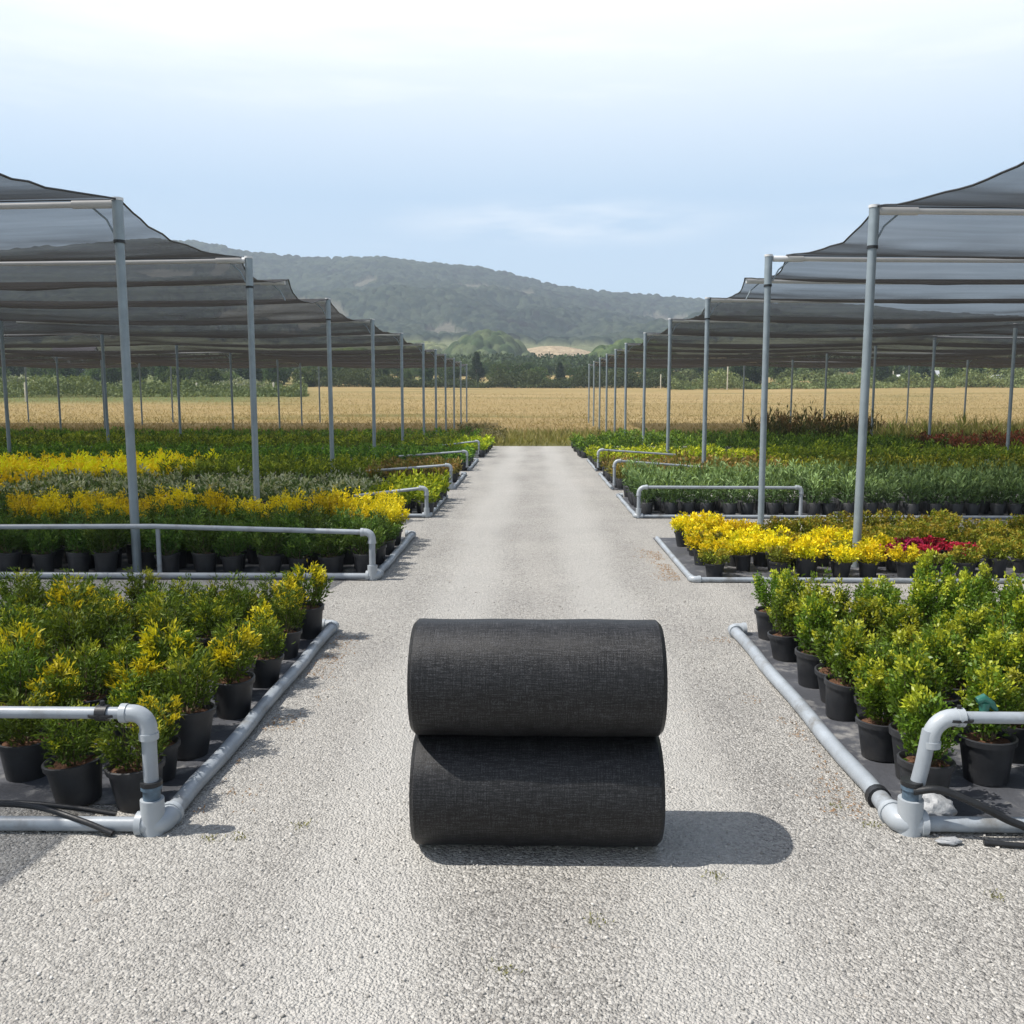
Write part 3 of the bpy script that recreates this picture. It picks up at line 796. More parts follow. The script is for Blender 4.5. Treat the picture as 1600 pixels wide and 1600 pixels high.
BR = [
 ('potted_grey_shrubs', 'grey-green rosemary-like shrubs filling the third right bed', 1.55, 8.8, 12.3, 14.6, .27, .28, greyg, 170),
 ('potted_russet_shrubs', 'brown-tinged shrubs at the path end of the fourth right bed', 1.5, 4.6, 15.8, 18.6, .29, .29, russet, 140),
 ('potted_olive_shrubs', 'olive shrubs in the right part of the fourth right bed', 4.7, 11.5, 15.8, 18.6, .30, .30, olive, 110),
 ('potted_lime_shrubs', 'lime green shrubs at the path end of the fifth right bed', 1.45, 5.6, 19.8, 22.6, .33, .33, lime, 90),
 ('potted_green_shrubs', 'green shrubs in the outer part of the fifth right bed', 5.7, 14.0, 19.8, 22.6, .33, .33, mid, 80),
 ('potted_bushes', 'dense dark green bushes in the sixth right bed', 1.30, 10.6, 23.8, 28.6, .40, .44, deep, 80),
 ('red_shrubs', 'rusty red shrubs in the outer part of the sixth right bed', 10.8, 17.5, 23.8, 26.6, .40, .44, redb, 80),
 ('tall_reeds', 'tall yellow-green ornamental grasses behind the red shrubs', 10.8, 19.5, 27.0, 29.2, .34, .40, reed, 60),
 ('dark_spires', 'tall dark upright shrubs standing above the right beds', 7.6, 11.0, 29.6, 32.2, .42, .5, spire, 90),
 ('hedge_bushes', 'row of rough green bushes beyond the right beds', 2.6, 21.5, 30.0, 33.2, .50, .55, deep, 70),
]
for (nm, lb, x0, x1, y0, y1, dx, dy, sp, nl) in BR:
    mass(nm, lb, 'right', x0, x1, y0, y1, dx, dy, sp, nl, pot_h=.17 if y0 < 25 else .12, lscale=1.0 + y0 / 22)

# ------------------------------------------------------------------ weed mats under the beds
beds = [(1.36, 3.42, 6.15), (1.36, 7.85, 10.35), (1.36, 12.0, 14.6), (1.36, 15.65, 18.7), (1.34, 19.55, 22.8), (1.25, 23.7, 28.8)]
BN = ['nearest', 'second', 'third', 'fourth', 'fifth', 'sixth']
for sg, sd in ((-1, 'left'), (1, 'right')):
    for k, (xi, ya, yb) in enumerate(beds):
        if sg > 0 and k == 0: ya = 3.38
        w = MB(); n = 24
        xa, xb = xi, 24.0
        xs_ = np.linspace(xa, xb, 220); ys_ = np.linspace(ya, yb, 40)
        X, Y, q = grid(xs_, ys_)
        Z = 0.004 + 0.012 * np.clip(fbm(X * 3, Y * 4, k) - .42, 0, 1) * 2
        if sg < 0: q = q[:, ::-1]
        o = np_mesh('weed_mat', np.c_[sg * X, Y, Z], q, M['mat'], smooth=True)
        tag(o, f'black woven ground sheet under the pots of the {BN[k]} {sd} bed', 'ground sheet', 'ground sheets under the beds')

# ------------------------------------------------------------------ irrigation pipe frames
def arc(c, a, b, r, n=7):
    """points of a quarter bend around corner c between directions a and b (unit, pointing away from c)"""
    c = Vector(c); a = Vector(a); b = Vector(b); out = []
    o = c + (a + b) * r
    for i in range(n + 1):
        t_ = math.pi / 2 * i / n
        out.append(o - b * r * math.cos(t_) - a * r * math.sin(t_))
    return out

def elbow(mb, c, a, b, r, R0=0.03, arm=0.075):
    c = Vector(c); a = Vector(a); b = Vector(b)
    pts = [c + a * (arm + R0)] + arc(c, a, b, R0 * 1.6) + [c + b * (arm + R0)]
    mb.tube(pts, r, 16)
    for d in (a, b):
        mb.tube([c + d * (arm + R0 - .012), c + d * (arm + R0 + .012)], r * 1.12, 16)

def clampmesh(mb, c, d, r, w=.02):
    c = Vector(c); d = Vector(d).normalized()
    mb.tube([c - d * w, c + d * w], r * 1.25, 14)
    mb.tube([c + Vector((0, 0, r * 1.1)), c + Vector((0, 0, r * 1.9))], r * .35, 8)
    for s in (-1, 1): mb.tube([c + d * w * .8 * s - Vector((0, 0, .01)), c + d * w * .8 * s + Vector((0, 0, .0))], r * 1.55, 14)

def frame(side, k, ya, yb, xo, rail_h, rail_len, riser_r, side_r, front=True, hoop=False, lean=0.0, detail=True):
    sg = -1 if side == 'left' else 1
    X0 = sg * 1.36; out = Vector((sg, 0, 0)); up = Vector((0, 0, 1)); fw = Vector((0, 1, 0))
    t = thing('irrigation_pipework', f'grey plastic pipe frame with raised rail edging the {BN[k]} {side} bed', 'irrigation pipe', (X0, ya, 0), 0, 'pipe frames edging the beds')
    def P(x, y, z): return Vector((x * sg, y, z))
    pr = MB()
    pts = [P(0, .06, side_r)] + [P(0.006 * math.sin(i * 1.7), .06 + (yb - ya - .06) * i / 10, side_r + .002 * math.sin(i * 2.3)) for i in range(1, 11)]
    pr.tube(pts, side_r, 16); pr.build('kerb_pipe', M['pvc'], t)
    e = MB(); elbow(e, P(0, yb - ya, side_r), Vector((0, -1, 0)), out, side_r * 1.15, .02, .05); e.build('end_elbow', M['pvc_light'], t)
    if front:
        fp = MB(); fp.tube([P(.05, -.0, side_r * .9), P(1.2, -.01, side_r * .9), P(3.0, -.02, side_r * .9), P(6, .0, side_r * .9), P(12, 0, side_r * .9)], side_r * .8, 14); fp.build('front_pipe', M['pvc'], t)
        c = MB(); elbow(c, P(0, 0, side_r), out, fw, side_r * 1.2, .02, .06)
        c.tube([P(.035, 0, 0.0), P(.035, 0, .13)], side_r * 1.25, 16); c.build('corner_fitting', M['pvc_light'], t)
    rx = .035
    top = P(rx + lean, 0, rail_h)
    rs = MB(); rs.tube([P(rx, 0, .08), P(rx + lean * .6, 0, rail_h * .6), P(rx + lean * .9, 0, rail_h - .05)], riser_r, 16); rs.build('riser', M['pvc'], t)
    el = MB(); elbow(el, top, out, -up, riser_r * 1.18, .035 if side == 'left' else .05, .05); el.build('rail_elbow', M['pvc_light'], t)
    rl = MB()
    if k == 1 and side == 'left':
        rl.tube([P(rx + .05, 0, rail_h), P(1.9, 0, rail_h + .045), P(1.94, 0, rail_h + .046), P(rail_len, 0, rail_h + .015)], riser_r * .8, 12)
        po = MB(); po.tube([P(1.92, .02, 0.02), P(1.92, .02, rail_h + .05)], riser_r * .7, 10); po.build('support_post', M['pvc'], t)
    else:
        rl.tube([P(rx + lean + .05, 0, rail_h), P(rail_len, .06 if k > 1 and not hoop else 0, rail_h - (.004 if k < 2 or hoop else .11))], riser_r * .82, 14)
    rl.build('rail', M['pvc'], t)
    if hoop:
        h = MB(); h.tube([P(rail_len, 0, 0.01), P(rail_len, 0, rail_h - .02)], riser_r, 12); h.build('riser', M['pvc'], t)
        el = MB(); elbow(el, P(rail_len, 0, rail_h), -out, -up, riser_r * 1.15, .03, .04); el.build('rail_elbow', M['pvc_light'], t)
    if detail:
        cm = MB(); clampmesh(cm, P(.20 if side == 'left' else .19, 0, rail_h), out, riser_r * .9)
        cm.build('clamp', M['black'], t)
        cb = MB(); cb.tube([P(rx, 0, .125), P(rx, 0, .165)], riser_r * 1.2, 14); cb.tube([P(rx, 0, .168), P(rx, 0, .182)], riser_r * 1.45, 14)
        cb.build('tape_collar', M['blue'], t)
        cb = MB(); cb.tube([P(rx, 0, .184), P(rx, 0, .20)], riser_r * 1.5, 14); cb.build('clamp', M['black'], t)
        if side == 'right':
            g_ = MB(); g_.tube([P(.29, .02, rail_h + .015), P(.29, .02, rail_h + .05)], [.016, .02], 10)
            g_.tube([P(.262, .02, rail_h + .056), P(.285, .02, rail_h + .066), P(.315, .02, rail_h + .045), P(.335, .02, rail_h + .02)], [.014, .018, .014, .008], 10)
            g_.build('tap_valve', M['green'], t)
            ck = MB(); ck.tube([P(0, .20, side_r), P(0, .235, side_r)], side_r * 1.3, 14); ck.build('clamp', M['black'], t)
    return t
pL = px2w(240, 1300); pR = px2w(1445, 1300)
frame('left', 0, pL.y, 6.15, 0, .455, 4.5, .0265, .034)
frame('right', 0, pR.y, 6.10, 0, .44, 4.5, .0265, .036, lean=.06)
frame('left', 1, 7.90, 10.35, 0, .42, 7.0, .028, .035, detail=False)
frame('left', 2, 12.05, 14.4, 0, .39, 1.0, .026, .03, detail=False)
frame('left', 3, 15.7, 18.6, 0, .42, 1.5, .026, .03, detail=False)
frame('left', 4, 19.6, 22.7, 0, .42, 1.5, .026, .03, front=False, detail=False)
frame('left', 5, 24.0, 28.6, 0, .42, 1.0, .026, .03, front=False, detail=False)
frame('right', 2, 12.05, 14.6, 0, .41, 2.15, .024, .028, hoop=True, detail=False)
frame('right', 3, 15.7, 18.6, 0, .50, 1.5, .024, .028, front=False, detail=False)
frame('right', 4, 19.6, 22.7, 0, .46, 1.7, .024, .028, front=False, detail=False)
# the second right bed only has a kerb of pipe lying on the ground
t = thing('kerb_pipework', 'pale grey pipe kerb lying round the yellow shrubs of the second right bed', 'pipe kerb', (1.38, 7.85, 0))
MB().tube([(0, 0.03, .026), (0.0, 1.2, .026), (.006, 2.3, .026)], .026, 12).build('kerb_pipe', M['pvc'], t)
MB().tube([(.03, 0, .024), (3, .0, .024), (12, 0, .024)], .022, 12).build('front_pipe', M['pvc'], t)
e = MB(); elbow(e, (0, 0, .026), (0, 1, 0), (1, 0, 0), .03, .02, .04); e.build('corner_elbow', M['pvc_light'], t)

# hoses
def hose(name, label, pts, r):
    # Catmull-Rom
    P_ = [Vector(p) for p in pts]; P_ = [P_[0] * 2 - P_[1]] + P_ + [P_[-1] * 2 - P_[-2]]
    out = []
    for i in range(1, len(P_) - 2):
        for s in range(8):
            u = s / 8
            out.append(0.5 * ((2 * P_[i]) + (P_[i + 1] - P_[i - 1]) * u + (2 * P_[i - 1] - 5 * P_[i] + 4 * P_[i + 1] - P_[i + 2]) * u * u + (-P_[i - 1] + 3 * P_[i] - 3 * P_[i + 1] + P_[i + 2]) * u ** 3))
    out.append(P_[-2])
    o = MB().tube(out, r, 10).build(name, M['black'])
    return tag(o, label, 'hose')
yl, yr = pL.y, pR.y
hose('irrigation_hose', 'black hose lying over the front pipe of the nearest left bed', [(-1.53, yl - .04, .012), (-1.65, yl - .02, .05), (-1.85, yl + .02, .085), (-2.1, yl + .03, .09), (-2.6, yl + .03, .085), (-4, yl, .02)], .011)
hose('irrigation_hose', 'second black hose, highest of those along the nearest left bed front', [(-1.58, yl + .10, .02), (-1.75, yl + .09, .05), (-2.0, yl + .08, .07), (-2.5, yl + .08, .05), (-4, yl + .1, .02)], .010)
hose('irrigation_hose', 'thick black hose sagging rightward from the nearest right riser', [(1.39, yr - .03, .17), (1.48, yr - .05, .185), (1.62, yr - .06, .13), (1.76, yr - .05, .06), (1.92, yr - .05, .03), (2.6, yr, .02), (4, yr, .02)], .014)
hose('irrigation_hose', 'thin black hose lying on gravel below the thick right hose', [(1.62, yr - .10, .012), (1.75, yr - .12, .012), (2.0, yr - .13, .012), (3, yr - .1, .012)], .010)

# crumpled grey bag behind the right corner fitting
def crumple(name, c, size, seed, m, label, cat):
    r = np.random.default_rng(seed); n = 18
    V = []; fs = []
    for i in range(n + 1):
        for k in range(24):
            th = math.pi * i / n; ph = 2 * math.pi * k / 24
            d = Vector((math.sin(th) * math.cos(ph), math.sin(th) * math.sin(ph), math.cos(th)))
            rr = 1 + .8 * (fbm(np.array([d.x * 2.4 + 9 + d.z]), np.array([d.y * 2.4 + 4 + d.z * 1.7]), seed)[0] - .5)
            V.append((c[0] + d.x * size[0] * rr, c[1] + d.y * size[1] * rr, max(.004, c[2] + d.z * size[2] * rr)))
    for i in range(n):
        for k in range(24):
            a = i * 24 + k; b = i * 24 + (k + 1) % 24
            fs.append((a, b, b + 24, a + 24))
    o = MB().add(V, fs).build(name, m)
    return tag(o, label, cat)
crumple('plastic_bag', (1.52, yr + .10, .045), (.085, .06, .055), 3, M['concrete'], 'crumpled grey plastic bag behind the right corner fitting', 'bag')
crumple('rag', (1.50, yr - .09, .012), (.045, .022, .012), 8, M['concrete'], 'small scrap of pale grey cloth on gravel by right pipe corner', 'rag')

# ------------------------------------------------------------------ shade canopies
ZS = [-4.0, 0.0, 4.0, 8.15, 11.5, 13.7, 16.4, 20.8, 25.4, 30.4, 34.3, 38.2, 42.2, 46.3, 50.3]
PZ = [8.15, 11.5, 16.4, 20.8, 25.4, 30.4, 34.3, 38.2, 42.2, 46.3, 50.3]
POLE_H = 3.27
def gz(x, y): return float(H(x, y)) if y > 34 else 0.0
def pole_top(y): return POLE_H
def canopy(side, xe, xo, name, label, seed, y0=-4.0, gap=None):
    sg = -1 if side == 'left' else 1
    supports = [z if (sg < 0 or z != 8.15) else 8.6 for z in ZS]
    ysamp = []
    for a, b in zip(supports[:-1], supports[1:]):
        nseg = max(8, int((b - a) * 5))
        ysamp += list(np.linspace(a, b, nseg, endpoint=False))
    ysamp.append(supports[-1]); ysamp = np.array(ysamp)
    us_ = np.concatenate([np.linspace(0, 3, 26), np.linspace(3.15, xo - xe, 150)])
    Ug, Yg, q = grid(us_, ysamp)
    sup = np.array(supports)
    idx = np.clip(np.searchsorted(sup, Yg, side='right') - 1, 0, len(sup) - 2)
    a = sup[idx]; b = sup[idx + 1]; t_ = (Yg - a) / (b - a); s = 4 * t_ * (1 - t_)
    r = np.random.default_rng(seed); bay = 0.085 + 0.05 * r.random(len(sup)); bay[:3] = 0.13; extra = np.where(np.isin(np.arange(len(sup)), [4, 5]) & (sg < 0), 0.06, 0.0)
    sag = (bay[idx] * (b - a) / 4.2 + extra[idx])
    edge = np.exp(-Ug / 1.2)
    # between pole rows (8 m apart) the cloth also sinks along x
    rowt = (Ug % 8.0) / 8.0
    z = POLE_H + .015 - sag * s * (1 + .25 * edge) - 0.14 * 4 * rowt * (1 - rowt) * (0.25 + .75 * s)
    # pulled wrinkles running from the beams, and slack folds
    z += (fbm(Ug * 0.9, Yg * 3.2, seed) - .47) * .07 * (0.25 + .75 * s)
    z += (fbm(Ug * .35 + Yg * .9, Yg * 1.3 - Ug * .3, seed + 9) - .47) * .07 * s
    xin = 0.14 * s * edge
    xw = sg * (xe + Ug + xin)
    # hanging hem just behind each beam
    V = np.c_[xw, Yg, z]
    if gap:
        cy = Yg[q].mean(1); keep = ~((cy > gap[0]) & (cy < gap[1])); q = q[keep]
    if sg < 0: q = q[:, ::-1]
    o = np_mesh(name, V, q, M['net'], smooth=True)
    tag(o, label, 'shade net')
    nu = len(us_)
    ep = [tuple(V[k * nu] + np.array([0, 0, -.004])) for k in range(0, len(ysamp))]
    runs = [ep] if not gap else [[p for p in ep if p[1] <= gap[0] + .1], [p for p in ep if p[1] >= gap[1] - .1]]
    cm = MB()
    for r_ in runs: cm.tube(r_, .009, 6)
    cm.build('edge_cable', M['black'], o)
    for yb in supports[2:9]:
        k = int(np.argmin(np.abs(ysamp - yb)))
        sm = MB(); sm.tube([tuple(V[k * nu + m_] + np.array([0, 0, -.006])) for m_ in range(0, nu, 3)], .006, 5); sm.build('seam', M['black'], o)
    return o
canopy('left', 3.57, 40, 'shade_net', 'dark grey shade net stretched over the left beds', 5, gap=(3.35, 5.95))  # unseen opening added in the net so sun reaches the nearest bed
canopy('right', 3.06, 40, 'shade_net', 'dark grey shade net stretched over the right beds', 6)

def pole(side, x, y, label, beam=True, r=.039, first=[None]):
    t = thing('canopy_pole', label, 'pole', (x, y, gz(x, y)), 0, 'poles of the shade canopies')
    h = POLE_H - gz(x, y)
    t.rotation_euler = (rnd.uniform(-.005, .005), rnd.uniform(-.004, .004), 0)
    MB().tube([(0, 0, 0), (0, 0, h - .33)], r, 16).build('shaft', M['galv'], t)
    MB().tube([(0, 0, h - .36), (0, 0, h - .335)], r * 1.26, 16).build('clamp_band', M['black'], t) if y < 20 else None
    MB().tube([(0, 0, h - .34), (0, 0, h - .005)], r * 1.17, 16).build('sleeve', M['galv'], t)
    MB().tube([(0, 0, h - .005), (0, 0, h + .02)], r * 1.3, 16).build('cap', M['beam'], t)
    return t
def beam(side, x0, x1, y, label):
    sg = -1 if side == 'left' else 1
    t = thing('canopy_pipe', label, 'beam', (sg * x0, y, POLE_H - .03), 0, 'cross beams of the shade canopies')
    L = x1 - x0
    n = 9
    MB().tube([(sg * (.05 + (L - .05) * i / n), 0, -.035 * 4 * (i / n) * (1 - i / n)) for i in range(n + 1)], .026, 12).build('beam_pipe', M['beam'], t)
    MB().tube([(sg * .04, 0, 0), (sg * .40, 0, -.004)], .036, 12).build('joint_sleeve', M['beam'], t)
    MB().tube([(sg * .045, 0, -.26), (sg * .11, .0, -.13), (sg * .24, 0, -.02)], .009, 8).build('tie_wire', M['galv'], t)
    return t
for sd, sg, xe in (('left', -1, 3.58), ('right', 1, 3.04)):
    ys_p = PZ
    for k, y in enumerate(ys_p):
        yy = y + (0.45 if (sd == 'right' and k == 0) else 0); xk = xe if k != 1 else xe - (.10 if sg < 0 else .18)
        pole(sd, sg * xk, yy, f'galvanised pole, {ORD[k]} from the front in the path-side row of the {sd} canopy')
        beam(sd, xk, xe + 8, yy, f'pale cross beam from the {ORD[k]} path-side pole of the {sd} canopy outward')
    beam(sd, xe, xe + 8, 13.7, f'pale cross beam without a pole between second and third {sd} poles')
rows_l = [(11.6, [16.4, 20.2, 25.0, 30.2, 35.6, 42.2, 46.3, 50.3]), (19.7, [25.0, 34.3, 38.2, 42.2, 46.3, 50.3]), (27.7, [38.2, 42.2, 46.3, 50.3])]
rows_r = [(11.35, [16.4, 22.3, 26.7, 31.2, 36.3, 41.0, 45.6, 50.3]), (19.5, [30.0, 36.3, 42.3, 48.7]), (27.5, [42.3, 48.7])]
RN = ['second', 'third', 'fourth']
for sd, sg, rows in (('left', -1, rows_l), ('right', 1, rows_r)):
    for ri, (x, yy) in enumerate(rows):
        for k, y in enumerate(yy):
            pole(sd, sg * x, y, f'galvanised pole, {ORD[k]} from the front in the {RN[ri]} row of the {sd} canopy', r=.04)
            if k % 2 == 0 and ri < 2:
                beam(sd, x, x + 8, y, f'pale cross beam from the {ORD[k]} pole of the {RN[ri]} {sd} row outward')

# ------------------------------------------------------------------ the two rolls of black net
def roll(zc, label, seed, L=.872, r=.204, x=.018, y=3.175):
    t = thing('net_roll', label, 'net roll', (x, y, zc), R(0.2 if seed % 2 else -0.3), 'rolls of black shade net')
    rr = np.random.default_rng(seed)
    mb = MB(); seg = 96; prof = []
    n = 60
    for i in range(n + 1):
        u = i / n; xx = (u - .5) * L
        e = min(u, 1 - u) * L
        rad = r * (1 - .0) - (.016 * (1 - min(1, e / .020)) ** 2)
        rad += .0012 * math.sin(u * 17 + seed) 
        prof.append((xx, rad))
    vs = []; fs = []
    for (xx, rad) in prof:
        for k in range(seg):
            a = 2 * math.pi * k / seg
            w = rad * (1 + .0035 * math.sin(3 * a + seed + xx * 3) + .0015 * math.sin(9 * a + 5 * xx))
            vs.append((xx, w * math.cos(a), w * math.sin(a)))
    for i in range(n):
        for k in range(seg):
            a = i * seg + k; b = i * seg + (k + 1) % seg
            fs.append((a, a + seg, b + seg, b))
    mb.add(vs, fs)
    mb.build('net_wrap', M['roll'], t)
    for sx in (-1, 1):
        e = MB(); vs = []; fs = []; rings = 40
        for i in range(rings + 1):
            rad = .038 + (r - .016 - .038) * i / rings
            off = (.004 if i % 2 else 0) + .004 * rr.random()
            for k in range(48):
                a = 2 * math.pi * k / 48
                vs.append((sx * (L / 2 - .0 - off * (1 if i < rings else 0)), rad * math.cos(a), rad * math.sin(a)))
        for i in range(rings):
            for k in range(48):
                a = i * 48 + k; b = i * 48 + (k + 1) % 48
                fs.append((a, b, b + 48, a + 48) if sx > 0 else (a, a + 48, b + 48, b))
        e.add(vs, fs).build('rolled_end', M['roll'], t)
        MB().tube([(sx * (L / 2 - .10), 0, 0), (sx * (L / 2 + .002), 0, 0)], .037, 24).build('core_tube', M['black'], t)
    return t
roll(.205, 'black shade net roll lying on the gravel, lower of the two', 1)
roll(.205 * 3 - .006, 'black shade net roll resting on top of the other roll', 2)

# ------------------------------------------------------------------ loose stones, weeds, grass
def scatter_stones():
    n = 7000
    y = 1.9 + 6.0 * rng.random(n) ** 1.3; x = (rng.random(n) - .5) * 2 * (0.66 * y + .3)
    keep = ~((np.abs(x) > 1.30) & (y > 3.3))
    x = x[keep]; y = y[keep]; n = len(x)
    base = np.array([(-1, -1, -1), (1, -1, -1), (1, 1, -1), (-1, 1, -1), (-1, -1, 1), (1, -1, 1), (1, 1, 1), (-1, 1, 1)], float) * .62
    fq = np.array([(3, 2, 1, 0), (4, 5, 6, 7), (0, 1, 5, 4), (1, 2, 6, 5), (2, 3, 7, 6), (3, 0, 4, 7)])
    s = 0.0028 + .0042 * rng.random(n) ** 3
    V = base[None] * (0.65 + .7 * rng.random((n, 8, 3))) * s[:, None, None]
    a = rng.random(n) * 6.28; b_ = rng.random(n) * 1.2
    ca, sa = np.cos(a)[:, None], np.sin(a)[:, None]; cb, sb = np.cos(b_)[:, None], np.sin(b_)[:, None]
    X = V[:, :, 0] * ca - V[:, :, 1] * sa; Y = V[:, :, 0] * sa + V[:, :, 1] * ca; Z = V[:, :, 2]
    Y2 = Y * cb - Z * sb; Z2 = Y * sb + Z * cb
    W = np.stack([X + x[:, None], Y2 + y[:, None], Z2 + (s * .35)[:, None]], -1).reshape(-1, 3)
    Q = (fq[None] + (np.arange(n) * 8)[:, None, None]).reshape(-1, 4)
    t_ = rng.random(n)
    c = np.array([.27, .255, .23])[None] * (1 - t_[:, None]) + np.array([.60, .575, .53])[None] * t_[:, None]
    m, nn, l, b = newmat('loose_stone'); at = nn.new('ShaderNodeAttribute'); at.attribute_name = 'Col'; l.new(at.outputs['Color'], b.inputs['Base Color']); b.inputs['Roughness'].default_value = .85
    o = np_mesh('loose_stones', W, Q, m, np.repeat(c, 8, 0))
    tag(o, 'loose pebbles scattered on the gravel path', 'pebbles', kind='stuff')
scatter_stones()

def blades(name, label, pts, hmin, hmax, wd, c0, c1, cat='grass', seed=1, lean=.5):
    r = np.random.default_rng(seed); n = len(pts)
    D_ = unit(np.c_[r.normal(0, lean, n), r.normal(0, lean, n), np.ones(n)])
    S_ = unit(np.cross(D_, r.normal(0, 1, (n, 3))))
    L_ = hmin + (hmax - hmin) * r.random(n)
    V, Q = leaf_quads(pts, D_, S_, L_, wd * (0.6 + .8 * r.random(n)))
    t_ = r.random((n, 1)) * .5 + .9 * (fbm(pts[:, 0:1] / 9 + 50, pts[:, 1:2] / 4, 12) - .22); t_ = np.clip(t_, 0, 1); C = np.array(c0) * (1 - t_) + np.array(c1) * t_
    o = np_mesh(name, V, Q, M['straw'], np.repeat(C, 4, 0))
    return tag(o, label, cat, kind='stuff')
def fieldpts(n, y0, y1, p=1.0, fx=.75, xmin=0):
    y = y0 + (y1 - y0) * rng.random(n) ** p; x = (rng.random(n) - .5) * 2 * (fx * y)
    k = np.abs(x) >= xmin; x = x[k]; y = y[k]
    return np.c_[x, y, H(x, y) - .03]
blades('dry_grass', 'tall dry golden grass of the field behind the beds', fieldpts(90000, 33, 120, 1.9), .08, .34, .026, (.20, .17, .07), (.43, .325, .17), seed=3, lean=.9)
blades('weeds', 'rough green and brown weeds where the path meets the field', fieldpts(26000, 29.4, 37, 1.0, .7), .15, .5, .03, (.10, .13, .03), (.36, .32, .12), 'weeds', 4)
# little tufts on the path
tuft = []
for (px_, py_) in ((785, 1515), (930, 1440), (1560, 1400), (375, 1308), (330, 1310), (1305, 1260), (470, 1290), (1360, 1290), (1120, 1370)):
    p = px2w(px_, py_)
    k = 26
    tuft.append(np.c_[p.x + rng.normal(0, .018, k), p.y + rng.normal(0, .018, k), np.zeros(k)])
blades('grass_tufts', 'tiny green grass tufts growing through the gravel path', np.concatenate(tuft), .008, .022, .004, (.16, .17, .05), (.34, .33, .14), seed=6, lean=.9)
# fallen rusty needles beside the kerb pipes
lit = []
for (sx, a, b_) in ((-1, 3.35, 6.0), (1, 3.35, 6.0), (1, 7.9, 9.6)):
    n_ = 1100
    yy = a + (b_ - a) * rng.random(n_); xx = sx * (1.30 - np.abs(rng.normal(0, .10, n_)))
    k = fbm(yy * 2.5, xx * 3, 77) > .47
    lit.append(np.c_[xx[k], yy[k], np.full(k.sum(), .004)])
blades('leaf_litter', 'rusty fallen needles along the pipe kerbs', np.concatenate(lit), .008, .022, .004, (.28, .13, .06), (.46, .30, .15), 'leaf litter', 7, lean=4.0)

# ------------------------------------------------------------------ far trees, posts, house, cars
def make_tree(kind, h, w, seed, low, high, nleaf=3400, ls=.40):
    r = np.random.default_rng(seed)
    root = thing(kind, 'x', 'tree')
    tr = MB(); tr.tube([(0, 0, -.3), (.05, 0, h * .25), (0, .06, h * .6), (.03, 0, h * .85)], [w * .045, w * .035, w * .02, w * .008], 8)
    for k in range(5):
        a = r.random() * 6.28; z0 = h * (.25 + .1 * k)
        tr.tube([(0, 0, z0), (math.cos(a) * w * .22, math.sin(a) * w * .22, z0 + h * .12), (math.cos(a) * w * .36, math.sin(a) * w * .36, z0 + h * .25)], [w * .018, w * .012, w * .005], 6)
    tr.build('trunk', M['trunk'], root)
    nc = 46
    if kind == 'conical_tree':
        cz = r.random(nc) ** 1.2; rad = (1 - cz) * w * .42; a = r.random(nc) * 6.28
        C = np.c_[np.cos(a) * rad, np.sin(a) * rad, h * (.06 + .90 * cz)]; cs = w * (.20 - .13 * cz)
    else:
        v = unit(r.normal(0, 1, (nc, 3))); rr = r.random(nc) ** .45
        C = v * rr[:, None] * np.array([w * .40, w * .40, h * .42]) + np.array([0, 0, h * .46]); cs = np.full(nc, w * .15) * (0.7 + .6 * r.random(nc))
    ci = r.integers(0, nc, nleaf)
    dv = unit(r.normal(0, 1, (nleaf, 3)))
    P_ = C[ci] + dv * (cs[ci] * (0.55 + .5 * r.random(nleaf)))[:, None]
    D_ = unit(dv + r.normal(0, .5, (nleaf, 3))); S_ = unit(np.cross(D_, r.normal(0, 1, (nleaf, 3))))
    V, Q = leaf_quads(P_, D_, S_, ls * (.6 + .8 * r.random(nleaf)), ls * .7 * (.6 + .8 * r.random(nleaf)))
    tone = r.random(nc)[ci][:, None] * .6 + .4 * r.random((nleaf, 1))
    col = np.array(low) * (1 - tone) + np.array(high) * tone
    np_mesh('crown', V, Q, M['tree'], np.repeat(col, 4, 0), parent=root)
    return root
TP = [make_tree('round_tree', 6.0, 6.0, 1, (.030, .060, .016), (.095, .15, .040)),
      make_tree('round_tree', 5.2, 6.6, 2, (.040, .075, .018), (.13, .19, .05)),
      make_tree('conical_tree', 8.0, 4.6, 3, (.018, .038, .014), (.055, .085, .030)),
      make_tree('bush', 3.0, 5.5, 4, (.06, .10, .028), (.19, .24, .085)),
      make_tree('round_tree', 7.0, 5.2, 5, (.026, .052, .018), (.08, .125, .045)),
      make_tree('bush', 2.6, 6.5, 6, (.10, .14, .05), (.26, .30, .13))]
tfirst = [True] * len(TP)
tnames = ['round_tree', 'round_tree', 'conical_tree', 'bush', 'round_tree', 'bush']
tlook = ['mid green rounded tree', 'leafy green broad tree', 'dark conical tree', 'light green spreading bush', 'deep green tall round tree', 'pale green low bush']
def put_tree(k, px, d, s, where):
    o = TP[k] if tfirst[k] else copy_tree(TP[k]); tfirst[k] = False
    x = pxd(px, d)
    o.location = (x, d, float(H(x, d)) - .05)
    o.rotation_euler = (0, 0, rnd.random() * 6.28)
    o.scale = (s * rnd.uniform(.9, 1.1), s * rnd.uniform(.9, 1.1), s * rnd.uniform(.9, 1.1))
    o.name = tnames[k]
    tag(o, f'{tlook[k]} {where}', 'tree' if k not in (3, 5) else 'bush', 'trees along the far edge of the field')
spots = [(560, 0), (600, 4), (640, 1), (672, 4), (705, 0), (742, 2), (775, 1), (800, 0), (822, 4), (845, 1), (873, 2), (905, 0), (925, 4), (950, 2), (978, 4), (1010, 1), (1040, 0)]
seenlab = {}
